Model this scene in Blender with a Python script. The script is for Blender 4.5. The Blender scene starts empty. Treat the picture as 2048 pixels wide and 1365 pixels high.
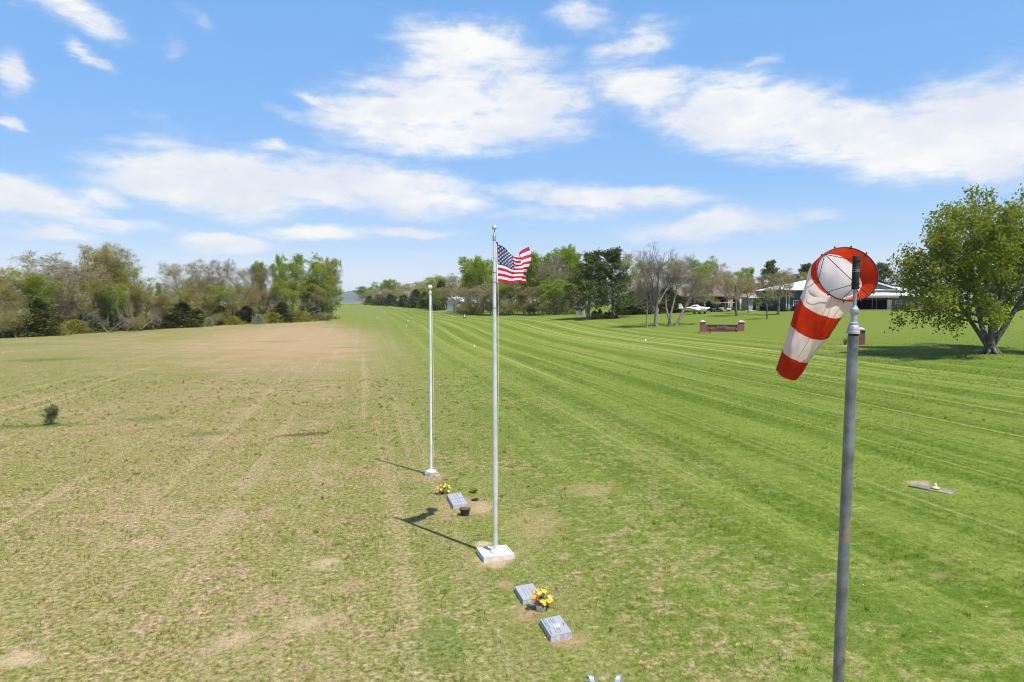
import bpy, math, random
import numpy as np
from mathutils import Vector, Matrix

R = math.radians
sc = bpy.context.scene
COL = sc.collection
rng = np.random.default_rng(7)
random.seed(7)

# ------------------------------------------------------------------ camera numbers
FPX, CX, CY, CAMH = 1400.0, 1024.0, 682.5, 6.0
PITCH = R(3.15)
cp, sp = math.cos(PITCH), math.sin(PITCH)
CAM = Vector((0, 0, CAMH))

def ray(px, py):
    X, Y = (px - CX) / FPX, (CY - py) / FPX
    return Vector((X, cp + Y * sp, -sp + Y * cp))

def at(px, py, d):
    """point of the place seen at that spot of the photograph, d metres in front"""
    v = ray(px, py)
    return CAM + v * (d / v.y)

def G(px, py, z=0.0):
    v = ray(px, py)
    return CAM + v * ((z - CAMH) / v.z)

# ------------------------------------------------------------------ terrain (thin plate through surveyed points)
SURV = [(0,673,125),(150,664,138),(300,655,150),(450,647,165),(600,640,185),(660,638,195),
        (690,622,330),(715,612,470),(740,609.3,560),(800,612,450),(870,618,320),(940,630,220),
        (1130,632,155),(1320,655,108),(1443,665,91),(1720,688,63),(1980,708,52),
        (1190,637,133),(1395,628,140),(1650,620.5,140),(1850,620.5,140),(1300,636,130),(1480,632,125),
        (1534,638,112),(760,640,190)]
ctrl = [tuple(at(*s)) for s in SURV]
for x in (-45, -25, -10, 0, 8):
    for y in (-20, 5, 20, 40, 60):
        if x * .979 + y * .2025 > 4.5: continue
        ctrl.append((x, y, 0.0))
ctrl += [(60, 20, 3.0), (-90, 60, -0.3), (-80, 10, -.2), (-160, 130, -1), (-60, 90, 0.0), (-30, 90, 0.1), (-35, 130, 0.6),
         (-120, 260, 0.5), (-220, 300, 0), (-60, 300, 2.0), (70, 220, 5.2), (20, 260, 4.2), (130, 160, 5.0), (110, 70, 4.0), (-300, 600, 2),
         (0, 620, 4.3), (200, 400, 6), (-120, 640, 3.6), (-140, 760, 1.5), (0, 800, 2.5), (300, 700, 5), (-400, 200, -1)]
for v_ in (5, 12, 20, 28, 36, 44):          # the runway strip tilts up evenly to the right
    for u_ in (-10, 10, 30, 50, 70, 95):
        ctrl.append((v_ * math.cos(R(11.7)) - u_ * math.sin(R(11.7)), v_ * math.sin(R(11.7)) + u_ * math.cos(R(11.7)), .054 * max(0, v_ - 4)))
ctrl = np.array(ctrl)

def _U(r2):
    return np.where(r2 > 1e-9, 0.5 * r2 * np.log(r2 + 1e-12), 0)

def _tps():
    S = 100.0
    P = ctrl[:, :2] / S
    n = len(P)
    K = _U(((P[:, None] - P[None]) ** 2).sum(-1)) + np.eye(n) * 0.01
    A = np.zeros((n + 3, n + 3))
    A[:n, :n] = K; A[:n, n] = 1; A[:n, n+1:] = P; A[n, :n] = 1; A[n+1:, :n] = P.T
    w = np.linalg.solve(A, np.concatenate([ctrl[:, 2], [0, 0, 0]]))
    def f(xy):
        q = np.atleast_2d(np.asarray(xy, float))
        out = np.empty(len(q))
        for i in range(0, len(q), 20000):
            c = q[i:i+20000] / S
            z = _U(((c[:, None] - P[None]) ** 2).sum(-1)) @ w[:n] + w[n] + c @ w[n+1:]
            rr = np.linalg.norm(q[i:i+20000] - np.array([0, 300]), axis=1)
            t = np.clip((rr - 420) / 300, 0, 1); t = t * t * (3 - 2 * t)
            out[i:i+20000] = np.clip(z, -4, 9) * (1 - t) + 2.0 * t
        return out
    return f
ZF = _tps()
def Z(x, y):
    return float(ZF([(x, y)])[0])

def on_ground(px, d):
    """ground point at horizontal photograph position px, d metres in front"""
    z = 0.0
    for _ in range(4):
        x = (px - CX) / FPX * (d * cp + (CAMH - z) * sp)
        z = Z(x, d)
    return Vector((x, d, z))

def onG(px, py):
    p = G(px, py)
    for _ in range(6):
        p = G(px, py, Z(p.x, p.y))
    return p

RUN = R(11.7)                      # heading of the runway (to the left of straight ahead)

# ------------------------------------------------------------------ mesh helpers
def link(o, parent=None):
    COL.objects.link(o)
    if parent is not None:
        o.parent = parent
    return o

def np_mesh(name, V, quads=None, tris=None, mats=(), mi=None, smooth=False):
    me = bpy.data.meshes.new(name)
    V = np.ascontiguousarray(V, np.float32)
    me.vertices.add(len(V)); me.vertices.foreach_set('co', V.ravel())
    q = np.zeros((0, 4), np.int32) if quads is None else np.asarray(quads, np.int32).reshape(-1, 4)
    t = np.zeros((0, 3), np.int32) if tris is None else np.asarray(tris, np.int32).reshape(-1, 3)
    loops = np.concatenate([q.ravel(), t.ravel()]).astype(np.int32)
    tot = np.concatenate([np.full(len(q), 4), np.full(len(t), 3)]).astype(np.int32)
    start = np.concatenate([[0], np.cumsum(tot)[:-1]]).astype(np.int32)
    me.loops.add(len(loops)); me.loops.foreach_set('vertex_index', loops)
    me.polygons.add(len(tot)); me.polygons.foreach_set('loop_start', start); me.polygons.foreach_set('loop_total', tot)
    if mi is not None:
        me.polygons.foreach_set('material_index', np.asarray(mi, np.int32))
    if smooth:
        me.polygons.foreach_set('use_smooth', np.ones(len(tot), bool))
    for m in mats: me.materials.append(m)
    me.update(calc_edges=True)
    return me

class MB:
    def __init__(s): s.v = []; s.f = []; s.m = []; s.s = []
    def add(s, vs, fs, m=0, smooth=False, M=None):
        b = len(s.v)
        for p in vs:
            p = Vector(p)
            s.v.append(tuple(M @ p) if M is not None else tuple(p))
        for f in fs:
            s.f.append([b + i for i in f]); s.m.append(m); s.s.append(smooth)
        return s
    def box(s, c, size, m=0, M=None, bev=0.0):
        x, y, z = [k / 2 for k in size]
        if bev <= 0:
            vs = [(c[0]+a*x, c[1]+b*y, c[2]+d*z) for d in (-1, 1) for b in (-1, 1) for a in (-1, 1)]
            return s.add(vs, [(0,2,3,1), (4,5,7,6), (0,1,5,4), (2,6,7,3), (0,4,6,2), (1,3,7,5)], m, M=M)
        e = bev; vs = []
        for z0, k in ((-z, 0), (z - e, 0), (z, e)):
            for a, b in ((-1,-1), (1,-1), (1,1), (-1,1)):
                vs.append((c[0]+a*(x-k), c[1]+b*(y-k), c[2]+z0))
        fs = [(3,2,1,0), (8,9,10,11)]
        for r in (0, 4):
            for i in range(4):
                j = (i + 1) % 4
                fs.append((r+i, r+j, r+4+j, r+4+i))
        return s.add(vs, fs, m, M=M)
    def tube(s, pts, rad, n=8, m=0, smooth=True, caps=True, M=None):
        pts = [Vector(p) for p in pts]
        if not hasattr(rad, '__len__'): rad = [rad] * len(pts)
        vs = []; fs = []; u = None
        for i, p in enumerate(pts):
            t = (pts[min(i+1, len(pts)-1)] - pts[max(i-1, 0)]).normalized()
            if u is None:
                a = Vector((0,0,1)) if abs(t.z) < .9 else Vector((1,0,0))
                u = t.cross(a).normalized()
            else:
                u = (u - t * u.dot(t)).normalized()
            w = t.cross(u)
            for k in range(n):
                an = 2 * math.pi * k / n
                vs.append(p + (u * math.cos(an) + w * math.sin(an)) * rad[i])
        for i in range(len(pts)-1):
            for k in range(n):
                k2 = (k+1) % n
                fs.append((i*n+k, i*n+k2, (i+1)*n+k2, (i+1)*n+k))
        s.add(vs, fs, m, smooth, M=M)
        if caps:
            b = len(s.v) - len(vs)
            s.f.append([b+k for k in range(n)][::-1]); s.m.append(m); s.s.append(False)
            s.f.append([b+(len(pts)-1)*n+k for k in range(n)]); s.m.append(m); s.s.append(False)
        return s
    def lathe(s, prof, n=24, m=0, o=(0,0,0), ax=None, smooth=True, M=None):
        """prof: (radius, height) pairs along +z (or along ax)"""
        ax = Vector((0,0,1)) if ax is None else Vector(ax).normalized()
        q = Vector((0,0,1)).rotation_difference(ax); o = Vector(o)
        vs = []; fs = []
        for r, h in prof:
            for k in range(n):
                an = 2 * math.pi * k / n
                vs.append(o + q @ Vector((r*math.cos(an), r*math.sin(an), h)))
        for i in range(len(prof)-1):
            for k in range(n):
                k2 = (k+1) % n
                fs.append((i*n+k, i*n+k2, (i+1)*n+k2, (i+1)*n+k))
        fs.append(tuple(range(n))[::-1]); fs.append(tuple(range((len(prof)-1)*n, len(prof)*n)))
        return s.add(vs, fs, m, smooth, M=M)
    def ball(s, c, r, m=0, n=14, sq=1.0):
        prof = [(max(1e-4, r*math.sin(math.pi*i/n)), -r*sq*math.cos(math.pi*i/n)) for i in range(n+1)]
        return s.lathe(prof, n*2, m, c)
    def build(s, name, mats, parent=None, loc=None, sharp=True):
        me = bpy.data.meshes.new(name)
        me.from_pydata(s.v, [], s.f)
        mats = mats if isinstance(mats, (list, tuple)) else [mats]
        for k in mats: me.materials.append(k)
        me.polygons.foreach_set('material_index', s.m)
        me.polygons.foreach_set('use_smooth', s.s)
        me.update()
        if sharp and any(s.s):
            try: me.set_sharp_from_angle(angle=R(40))
            except Exception: pass
        o = link(bpy.data.objects.new(name, me), parent)
        if loc is not None: o.location = loc
        return o

def tag(o, label=None, cat=None, group=None, kind=None):
    if label: o['label'] = label
    if cat: o['category'] = cat
    if group: o['group'] = group
    if kind: o['kind'] = kind
    return o

def thing(name, label, cat, loc=(0,0,0), rz=0.0, group=None):
    o = bpy.data.objects.new(name, None); o.empty_display_size = .2
    COL.objects.link(o); o.location = loc; o.rotation_euler = (0, 0, rz)
    return tag(o, label, cat, group)

def copy_tree(o, parent=None):
    c = o.copy(); COL.objects.link(c)
    if parent is not None: c.parent = parent
    for ch in list(o.children): copy_tree(ch, c)
    return c

# ------------------------------------------------------------------ materials
class NT:
    def __init__(s, tree): s.t = tree
    def n(s, typ, props=None, **inp):
        k = s.t.nodes.new(typ)
        for a, b in (props or {}).items(): setattr(k, a, b)
        for a, b in inp.items():
            key = int(a[1:]) if a[0] == 'i' and a[1:].isdigit() else a.replace('_', ' ')
            s.put(k.inputs[key], b)
        return k
    def put(s, sock, b):
        if isinstance(b, bpy.types.NodeSocket): s.t.links.new(b, sock)
        elif isinstance(b, bpy.types.Node): s.t.links.new(b.outputs[0], sock)
        elif sock.type == 'RGBA' and hasattr(b, '__len__') and len(b) == 3: sock.default_value = (*b, 1)
        else: sock.default_value = b
    def math(s, op, a, b=0.0, c=0.0, clamp=False):
        k = s.n('ShaderNodeMath', {'operation': op, 'use_clamp': clamp})
        s.put(k.inputs[0], a); s.put(k.inputs[1], b)
        if len(k.inputs) > 2: s.put(k.inputs[2], c)
        return k.outputs[0]
    def mix(s, fac, a, b, blend='MIX'):
        k = s.n('ShaderNodeMix', {'data_type': 'RGBA', 'blend_type': blend})
        s.put(k.inputs[0], fac); s.put(k.inputs[6], a); s.put(k.inputs[7], b)
        return k.outputs[2]
    def smooth(s, v, lo, hi, a=0.0, b=1.0):
        k = s.n('ShaderNodeMapRange', {'interpolation_type': 'SMOOTHSTEP'})
        s.put(k.inputs[0], v); s.put(k.inputs[1], lo); s.put(k.inputs[2], hi); s.put(k.inputs[3], a); s.put(k.inputs[4], b)
        return k.outputs[0]
    def noise(s, vec, scale, detail=3.0, rough=.55, dist=0.0):
        return s.n('ShaderNodeTexNoise', None, Vector=vec, Scale=scale, Detail=detail, Roughness=rough, Distortion=dist).outputs[0]
    def mapping(s, vec, loc=(0,0,0), rot=(0,0,0), scale=(1,1,1), typ='POINT'):
        k = s.n('ShaderNodeMapping', {'vector_type': typ})
        s.put(k.inputs[0], vec); k.inputs[1].default_value = loc; k.inputs[2].default_value = rot; k.inputs[3].default_value = scale
        return k.outputs[0]

def new_mat(name):
    m = bpy.data.materials.new(name); m.use_nodes = True
    t = m.node_tree; t.nodes.clear()
    N = NT(t); out = N.n('ShaderNodeOutputMaterial')
    return m, N, out

def mat(name, col, rough=.6, metal=0.0, var=.12, scale=6.0, bump=0.0, bscale=40.0, col2=None, spec=.4):
    """a Principled surface with a broad mottling of its colour and a fine grain"""
    m, N, out = new_mat(name)
    tc = N.n('ShaderNodeTexCoord').outputs['Object']
    n1 = N.noise(tc, scale, 5, .6)
    dark = tuple(max(0, c * (1 - var * 1.5)) for c in col); lite = tuple(min(1, c * (1 + var)) for c in col)
    c = N.mix(N.smooth(n1, .3, .7), dark, lite)
    if col2 is not None:
        c = N.mix(N.smooth(N.noise(tc, scale * .6, 6, .65), .52, .66), c, col2)
    b = N.n('ShaderNodeBsdfPrincipled', None, Base_Color=c, Metallic=metal)
    N.put(b.inputs['Specular IOR Level'], spec)
    N.put(b.inputs['Roughness'], N.smooth(n1, .2, .8, max(.02, rough - .08), min(1, rough + .08)))
    if bump:
        bm = N.n('ShaderNodeBump', None, Strength=bump, Distance=.02, Height=N.noise(tc, bscale, 4, .6))
        N.put(b.inputs['Normal'], bm.outputs[0])
    N.put(out.inputs[0], b.outputs[0])
    return m

def leaf_mat(name, col, col2, trans=.35, scale=.35):
    m, N, out = new_mat(name)
    tc = N.n('ShaderNodeTexCoord').outputs['Object']
    oi = N.n('ShaderNodeObjectInfo')
    f = N.math('ADD', N.smooth(N.noise(tc, scale, 3), .3, .7), N.math('MULTIPLY', N.math('SUBTRACT', oi.outputs['Random'], .5), .6), clamp=True)
    fine = N.noise(tc, 9.0, 2)
    c = N.mix(f, col, col2)
    c = N.mix(N.smooth(fine, .3, .7, 0, .4), c, tuple(k * .6 for k in col))
    d = N.n('ShaderNodeBsdfDiffuse', None, Color=c)
    t = N.n('ShaderNodeBsdfTranslucent', None, Color=c)
    x = N.n('ShaderNodeMixShader'); N.put(x.inputs[0], trans); N.put(x.inputs[1], d.outputs[0]); N.put(x.inputs[2], t.outputs[0])
    N.put(out.inputs[0], x.outputs[0])
    return m

def cloth_mat(name, col, trans=.35, dirt=.12):
    m, N, out = new_mat(name)
    tc = N.n('ShaderNodeTexCoord').outputs['Object']
    c = N.mix(N.smooth(N.noise(tc, 7, 5, .6), .35, .75), col, tuple(k * (1 - dirt) for k in col))
    bm = N.n('ShaderNodeBump', None, Strength=.25, Distance=.01, Height=N.noise(tc, 14, 3))
    d = N.n('ShaderNodeBsdfPrincipled', None, Base_Color=c, Roughness=.75, Normal=bm.outputs[0])
    N.put(d.inputs['Specular IOR Level'], .25)
    t = N.n('ShaderNodeBsdfTranslucent', None, Color=c)
    x = N.n('ShaderNodeMixShader'); N.put(x.inputs[0], trans); N.put(x.inputs[1], d.outputs[0]); N.put(x.inputs[2], t.outputs[0])
    N.put(out.inputs[0], x.outputs[0])
    return m

def brick_mat(name, c1, c2, mortar, scale=1.0):
    m, N, out = new_mat(name)
    tc = N.n('ShaderNodeTexCoord').outputs['Object']
    sep = N.n('ShaderNodeSeparateXYZ', None, Vector=tc)
    cb = N.n('ShaderNodeCombineXYZ', None, X=N.math('ADD', sep.outputs[0], sep.outputs[1]), Y=sep.outputs[2])
    br = N.n('ShaderNodeTexBrick', None, Vector=cb.outputs[0], Color1=c1, Color2=c2, Mortar=mortar, Scale=scale)
    br.inputs['Mortar Size'].default_value = .009; br.inputs['Brick Width'].default_value = .215; br.inputs['Row Height'].default_value = .075
    c = N.mix(N.smooth(N.noise(tc, 3, 5), .3, .7, 0, .35), br.outputs[0], tuple(k * .5 for k in c1))
    b = N.n('ShaderNodeBsdfPrincipled', None, Base_Color=c, Roughness=.85)
    N.put(out.inputs[0], b.outputs[0])
    return m
# ------------------------------------------------------------------ camera, sun, sky
cam = bpy.data.objects.new('camera', bpy.data.cameras.new('camera')); COL.objects.link(cam)
cam.location = CAM; cam.rotation_euler = (R(90) - PITCH, 0, 0)
cam.data.sensor_width = 36; cam.data.lens = 36 * FPX / 2048; cam.data.clip_end = 30000; cam.data.clip_start = .1
sc.camera = cam
sc.cycles.use_denoising = True; sc.cycles.filter_width = 1.0
sc.render.resolution_x, sc.render.resolution_y = 1024, 682
sc.view_settings.view_transform = 'Standard'; sc.view_settings.look = 'None'
sc.view_settings.exposure = EXPO = 0.62; sc.view_settings.gamma = 1

SUN_EL, SUN_AZ = R(61.3), R(137)
sd = Vector((math.sin(SUN_AZ) * math.cos(SUN_EL), math.cos(SUN_AZ) * math.cos(SUN_EL), math.sin(SUN_EL)))
sl = bpy.data.lights.new('sun', 'SUN'); sl.energy = 4.3; sl.angle = R(.53); sl.color = (1, .95, .87)
so = bpy.data.objects.new('sun', sl); COL.objects.link(so)
so.rotation_euler = (-sd).to_track_quat('-Z', 'Y').to_euler(); so.location = (30, -30, 60)

world = bpy.data.worlds.new('World'); sc.world = world; world.use_nodes = True
wt = world.node_tree; wt.nodes.clear(); N = NT(wt)
wout = N.n('ShaderNodeOutputWorld')
sky = N.n('ShaderNodeTexSky', {'sky_type': 'NISHITA', 'sun_disc': False, 'sun_elevation': SUN_EL, 'sun_rotation': SUN_AZ,
                               'altitude': 200, 'air_density': 1.0, 'dust_density': .6, 'ozone_density': 1.0})
tcw = N.n('ShaderNodeTexCoord').outputs['Generated']
sx = N.n('ShaderNodeSeparateXYZ', None, Vector=tcw)
az = N.math('ARCTAN2', sx.outputs[0], sx.outputs[1]); el = N.math('ARCSINE', sx.outputs[2])
ae = N.n('ShaderNodeCombineXYZ', None, X=az, Y=el).outputs[0]
wx = N.noise(N.mapping(ae, scale=(5, 11, 1)), 1.0, 8, .66)
wy = N.noise(N.mapping(ae, loc=(7, 3, 2), scale=(5, 11, 1)), 1.0, 8, .66)
aew = N.n('ShaderNodeCombineXYZ', None, X=N.math('ADD', az, N.math('MULTIPLY', N.math('SUBTRACT', wx, .5), .16)),
          Y=N.math('ADD', el, N.math('MULTIPLY', N.math('SUBTRACT', wy, .5), .07))).outputs[0]
# (photograph x, y, half width, half height, tilt, density): the bearings of the clouds in the sky
CLOUDS = [(900,210,235,75,-4,1),(760,225,130,60,-8,.9),(1060,215,140,80,5,1),(860,265,190,40,0,.9),(950,95,160,54,8,.95),(880,140,120,40,0,.8),(1260,80,105,34,-12,.8),(1160,40,80,34,6,.55),
          (1290,175,140,66,10,.9),(1390,240,110,55,8,.75),(1500,235,180,80,6,1.2),(1510,180,90,35,5,.7),(1660,262,165,62,6,1.15),(1880,262,205,92,-8,1.25),(2030,255,150,110,0,1.25),
          (1980,325,160,48,8,1.05),(430,360,195,66,6,1.15),(590,375,150,52,4,1.05),(780,372,210,50,6,1.0),(560,415,140,18,0,.5),(640,320,90,25,5,.6),(60,395,120,42,4,1.1),(210,392,62,26,0,.7),
          (1180,395,230,26,4,.85),(1110,425,200,16,0,.5),(1420,452,175,26,-4,.95),(1640,430,75,20,0,.6),(440,487,110,20,2,1.05),(630,468,115,17,2,1.0),(790,462,120,13,0,.9),(110,465,95,13,2,.95),
          (130,25,105,40,12,.9),(165,107,60,15,20,.6),(15,145,48,46,20,.85),(20,250,42,14,10,.85),(640,205,48,15,10,.6),(590,240,60,15,12,.45),(540,295,66,18,6,.65),(400,35,40,20,50,.4),
          (350,95,40,30,60,.3),(1520,120,50,16,-8,.45),(1660,180,60,12,-5,.4),(840,80,60,14,10,.5),(170,445,190,14,3,.6),(1230,160,90,70,10,.5),(700,330,130,22,5,.6),(990,300,90,20,4,.5),(300,225,60,14,20,.3),(1350,560,260,24,0,.35),(860,505,160,12,0,.3),(400,520,130,14,3,.3),(1250,520,300,30,0,.25),(250,300,90,12,0,.3)]
acc = None
for (cx, cy, hw, hh, tl, st) in CLOUDS:
    def ang(px, py):
        v = ray(px, py).normalized(); return math.atan2(v.x, v.y), math.asin(v.z)
    a0, e0 = ang(cx, cy); a1 = ang(cx + hw, cy)[0] - a0; e1 = ang(cx, cy - hh)[1] - e0
    mp = N.mapping(aew, (a0, e0, 0), (0, 0, R(-tl)), (a1 * 1.75, e1 * 1.85, 1), 'TEXTURE')
    ln = N.n('ShaderNodeVectorMath', {'operation': 'LENGTH'}, i0=mp).outputs['Value']
    b = N.smooth(ln, 1.0, 0.0, 0.0, st)
    acc = b if acc is None else N.math('SMOOTH_MAX', acc, b, .12)
fb = N.noise(N.mapping(ae, scale=(12, 30, 1)), 1.0, 11, .66, .35)
wisp = N.noise(N.mapping(ae, rot=(0, 0, R(12)), loc=(3, 1, 0), scale=(8, 44, 1)), 1.0, 10, .64, .6)
dens = N.math('ADD', acc, N.math('MULTIPLY', N.math('SUBTRACT', fb, .5), N.math('ADD', N.math('MULTIPLY', acc, 1.5), .34)))
dens = N.math('ADD', dens, N.math('MULTIPLY', N.math('SUBTRACT', wisp, .5), N.math('ADD', N.math('MULTIPLY', acc, .95), .20)))
alpha = N.math('POWER', N.smooth(dens, .08, .86, 0, 1), 1.25)
shade = N.noise(N.mapping(ae, loc=(2, 5, 1), scale=(7, 15, 1)), 1.0, 5, .6)
ccol = N.mix(N.smooth(shade, .35, .68), (.80, .85, .94), (1.0, 1.0, .99))
veil = N.smooth(el, .30, .0, 0.0, .55)                       # the pale, hazy lower sky
skyc = N.mix(1.0, sky.outputs[0], (1.0, 1.09, 1.24), 'MULTIPLY')
SKYS = .12
cl = N.n('ShaderNodeVectorMath', {'operation': 'SCALE'}, i0=ccol); cl.inputs['Scale'].default_value = .64 / SKYS
vl = N.n('ShaderNodeVectorMath', {'operation': 'SCALE'}, i0=(.76, .84, 1.0)); vl.inputs['Scale'].default_value = .50 / SKYS
rp_ = N.n('ShaderNodeValToRGB', None, Fac=N.math('MULTIPLY', el, 2.0))
for pos_, c_ in ((0.0, (.83, .87, .93)), (.07, (.76, .83, .93)), (.16, (.50, .70, .955)), (.33, (.30, .555, .96)), (.55, (.235, .485, .92)), (.9, (.185, .44, .87))):
    e_ = rp_.color_ramp.elements.new(pos_) if pos_ not in (0.0, .9) else rp_.color_ramp.elements[0 if pos_ == 0 else -1]
    e_.position = pos_; e_.color = (*[k / 1.537 for k in c_], 1)
gl = N.n('ShaderNodeVectorMath', {'operation': 'SCALE'}, i0=rp_.outputs[0]); gl.inputs['Scale'].default_value = 1 / SKYS
c1 = N.mix(N.smooth(el, .75, .42, 0, .9), N.mix(1.0, sky.outputs[0], (.85, .95, 1.05), 'MULTIPLY'), gl.outputs[0])
c2 = N.mix(alpha, c1, cl.outputs[0])
bg = N.n('ShaderNodeBackground', None, Color=c2, Strength=SKYS)
N.put(wout.inputs[0], bg.outputs[0])
world.cycles.sampling_method = 'MANUAL'; world.cycles.sample_map_resolution = 512

# ------------------------------------------------------------------ turf colour (shared by the ground and the blades)
def turf_group():
    g = bpy.data.node_groups.new('turf_colour', 'ShaderNodeTree')
    g.interface.new_socket('Color', in_out='OUTPUT', socket_type='NodeSocketColor')
    g.interface.new_socket('Height', in_out='OUTPUT', socket_type='NodeSocketFloat')
    N = NT(g); out = N.n('NodeGroupOutput')
    pos = N.n('ShaderNodeNewGeometry').outputs['Position']
    rv = N.mapping(pos, rot=(0, 0, -RUN))
    s = N.n('ShaderNodeSeparateXYZ', None, Vector=rv); v, u = s.outputs[0], s.outputs[1]
    flat = N.n('ShaderNodeCombineXYZ', None, X=v, Y=u).outputs[0]
    big = N.noise(flat, .045, 4, .55); med = N.noise(flat, .22, 5, .62); mid = N.noise(flat, 3.4, 4, .68); sml = N.noise(flat, 1.3, 5, .68); fin = N.noise(flat, 9.0, 4, .7)
    ultra = N.noise(flat, 38.0, 2, .6)
    # mown stripes along the runway
    wob = N.math('MULTIPLY', N.math('SUBTRACT', N.noise(N.mapping(flat, scale=(.25, .02, 1)), 1.0, 3), .5), 1.3)
    sv = N.math('ADD', v, wob)
    sine = N.math('ADD', N.math('MULTIPLY', N.math('SINE', N.math('MULTIPLY', sv, 2 * math.pi / 3.1)), .5), .5)
    st1 = N.noise(N.mapping(flat, scale=(.55, .010, 1)), 1.0, 4, .62)
    st2 = N.noise(N.mapping(flat, scale=(2.2, .022, 1)), 1.0, 3, .6)
    stripe = N.math('ADD', N.math('MULTIPLY', sine, .24), N.math('ADD', N.math('MULTIPLY', st1, .70), N.math('MULTIPLY', st2, .90)))
    stripe = N.math('ADD', stripe, N.math('MULTIPLY', N.math('SUBTRACT', med, .5), .3))
    stripe = N.smooth(stripe, .73, 1.08)
    sfade = N.math('MULTIPLY', N.smooth(v, 1, 16), N.smooth(v, 47, 36))
    stripe = N.math('ADD', .5, N.math('MULTIPLY', N.math('SUBTRACT', stripe, .5), N.math('ADD', N.math('MULTIPLY', sfade, .85), .15)))
    gdark, glite = (.082, .128, .011), (.225, .262, .048)
    green = N.mix(stripe, gdark, glite)
    green = N.mix(N.smooth(med, .3, .72, 0, .55), green, (.122, .168, .020))
    green = N.mix(N.smooth(sml, .36, .7, .35, 0), green, (.068, .110, .010))
    green = N.mix(N.smooth(mid, .42, .68, 0, .45), green, (.215, .262, .050))
    green = N.mix(N.smooth(mid, .46, .28, 0, .45), green, (.056, .098, .010))
    # clippings: thin pale lines left by the mower
    line = N.math('MULTIPLY', N.smooth(N.noise(N.mapping(flat, loc=(3, 9, 0), scale=(1.7, .006, 1)), 1.0, 4, .6), .55, .66), sfade)
    green = N.mix(N.math('MULTIPLY', line, .5), green, (.36, .36, .14))
    # smooth lawn on the rise, paler and more even
    lawn = N.smooth(v, 38, 48)
    green = N.mix(N.math('MULTIPLY', lawn, .6), green, (.130, .178, .026))
    # dry field on the left, patchy turf round the poles
    edge = N.math('ADD', v, N.math('MULTIPLY', N.math('SUBTRACT', med, .5), 7.0))
    edge = N.math('ADD', edge, N.math('MULTIPLY', N.math('SUBTRACT', sml, .5), 6.0))
    edge = N.math('ADD', edge, N.math('MULTIPLY', N.math('SUBTRACT', st1, .5), 9.0))
    edge = N.math('ADD', edge, N.math('ADD', N.smooth(u, 90, 200, 0, 11), N.smooth(u, 186, 215, 0, 60)))
    dry = N.smooth(edge, 9.0, -4.5)
    tuft = N.smooth(N.math('ADD', N.math('MULTIPLY', sml, .42), N.math('ADD', N.math('MULTIPLY', med, .34), N.math('MULTIPLY', mid, .34))), .46, .64)
    streak = N.noise(N.mapping(flat, scale=(.9, .03, 1)), 1.0, 4, .6)
    straw = N.mix(N.smooth(fin, .3, .7), (.170, .122, .058), (.395, .300, .180))
    straw = N.mix(N.smooth(streak, .42, .66, 0, .7), straw, (.300, .232, .135))
    olive = N.mix(N.smooth(fin, .3, .7), (.066, .098, .010), (.205, .225, .046))
    amount = N.math('ADD', N.smooth(big, .33, .62, .54, .98), N.math('MULTIPLY', N.math('SUBTRACT', tuft, .5), 1.4), clamp=True)
    worn = N.math('MULTIPLY', N.smooth(edge, -17, -8), N.smooth(edge, 6, -3))
    amount = N.math('SUBTRACT', amount, N.math('MULTIPLY', worn, N.smooth(u, 18, 90, .08, .38)), clamp=True)
    field = N.mix(amount, straw, olive)
    crest = N.n('ShaderNodeVectorMath', {'operation': 'LENGTH'}, i0=N.mapping(pos, (-35, 112, 0), (0, 0, R(16)), (20, 52, 1e4), 'TEXTURE')).outputs['Value']
    crest = N.math('ADD', crest, N.math('MULTIPLY', N.math('SUBTRACT', med, .5), .9))
    field = N.mix(N.smooth(crest, 1.15, .35, 0, .85), field, N.mix(N.smooth(fin, .3, .7), (.27, .18, .10), (.40, .28, .17)))
    trk = N.smooth(N.math('ADD', N.noise(N.mapping(flat, loc=(5, 2, 0), scale=(.95, .012, 1)), 1.0, 3, .55), N.math('MULTIPLY', N.math('SUBTRACT', sml, .5), .3)), .54, .64)
    field = N.mix(N.math('MULTIPLY', trk, N.smooth(v, -34, -12, .12, .6)), field, N.mix(N.smooth(fin, .3, .7), (.26, .20, .11), (.40, .32, .19)))
    bare = N.smooth(N.math('ADD', N.math('MULTIPLY', sml, .55), N.math('MULTIPLY', N.noise(flat, .62, 4, .6), .55)), .62, .70)
    field = N.mix(N.math('MULTIPLY', bare, .65), field, (.375, .262, .165))
    # green rank patches in the field
    rank = N.smooth(N.noise(N.mapping(flat, loc=(11, 4, 0), scale=(.06, .14, 1)), 1.0, 4, .6), .60, .70)
    field = N.mix(N.math('MULTIPLY', rank, .6), field, N.mix(N.smooth(fin, .3, .7), (.062, .100, .012), (.16, .20, .035)))
    green = N.mix(1.0, green, N.mix(N.smooth(u, 30, 75), (.85, .90, .90), (.97, .96, .92)), 'MULTIPLY')
    col = N.mix(dry, green, field)
    # dry flecks in the green turf near the poles
    fleck = N.math('MULTIPLY', N.smooth(N.math('ADD', N.math('MULTIPLY', sml, .35), N.math('ADD', N.math('MULTIPLY', med, .3), N.math('MULTIPLY', mid, .4))), .50, .62), N.smooth(v, 17, 4))
    col = N.mix(N.math('MULTIPLY', fleck, .75), col, N.mix(N.smooth(fin, .3, .7), (.195, .142, .068), (.385, .300, .175)))
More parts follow.
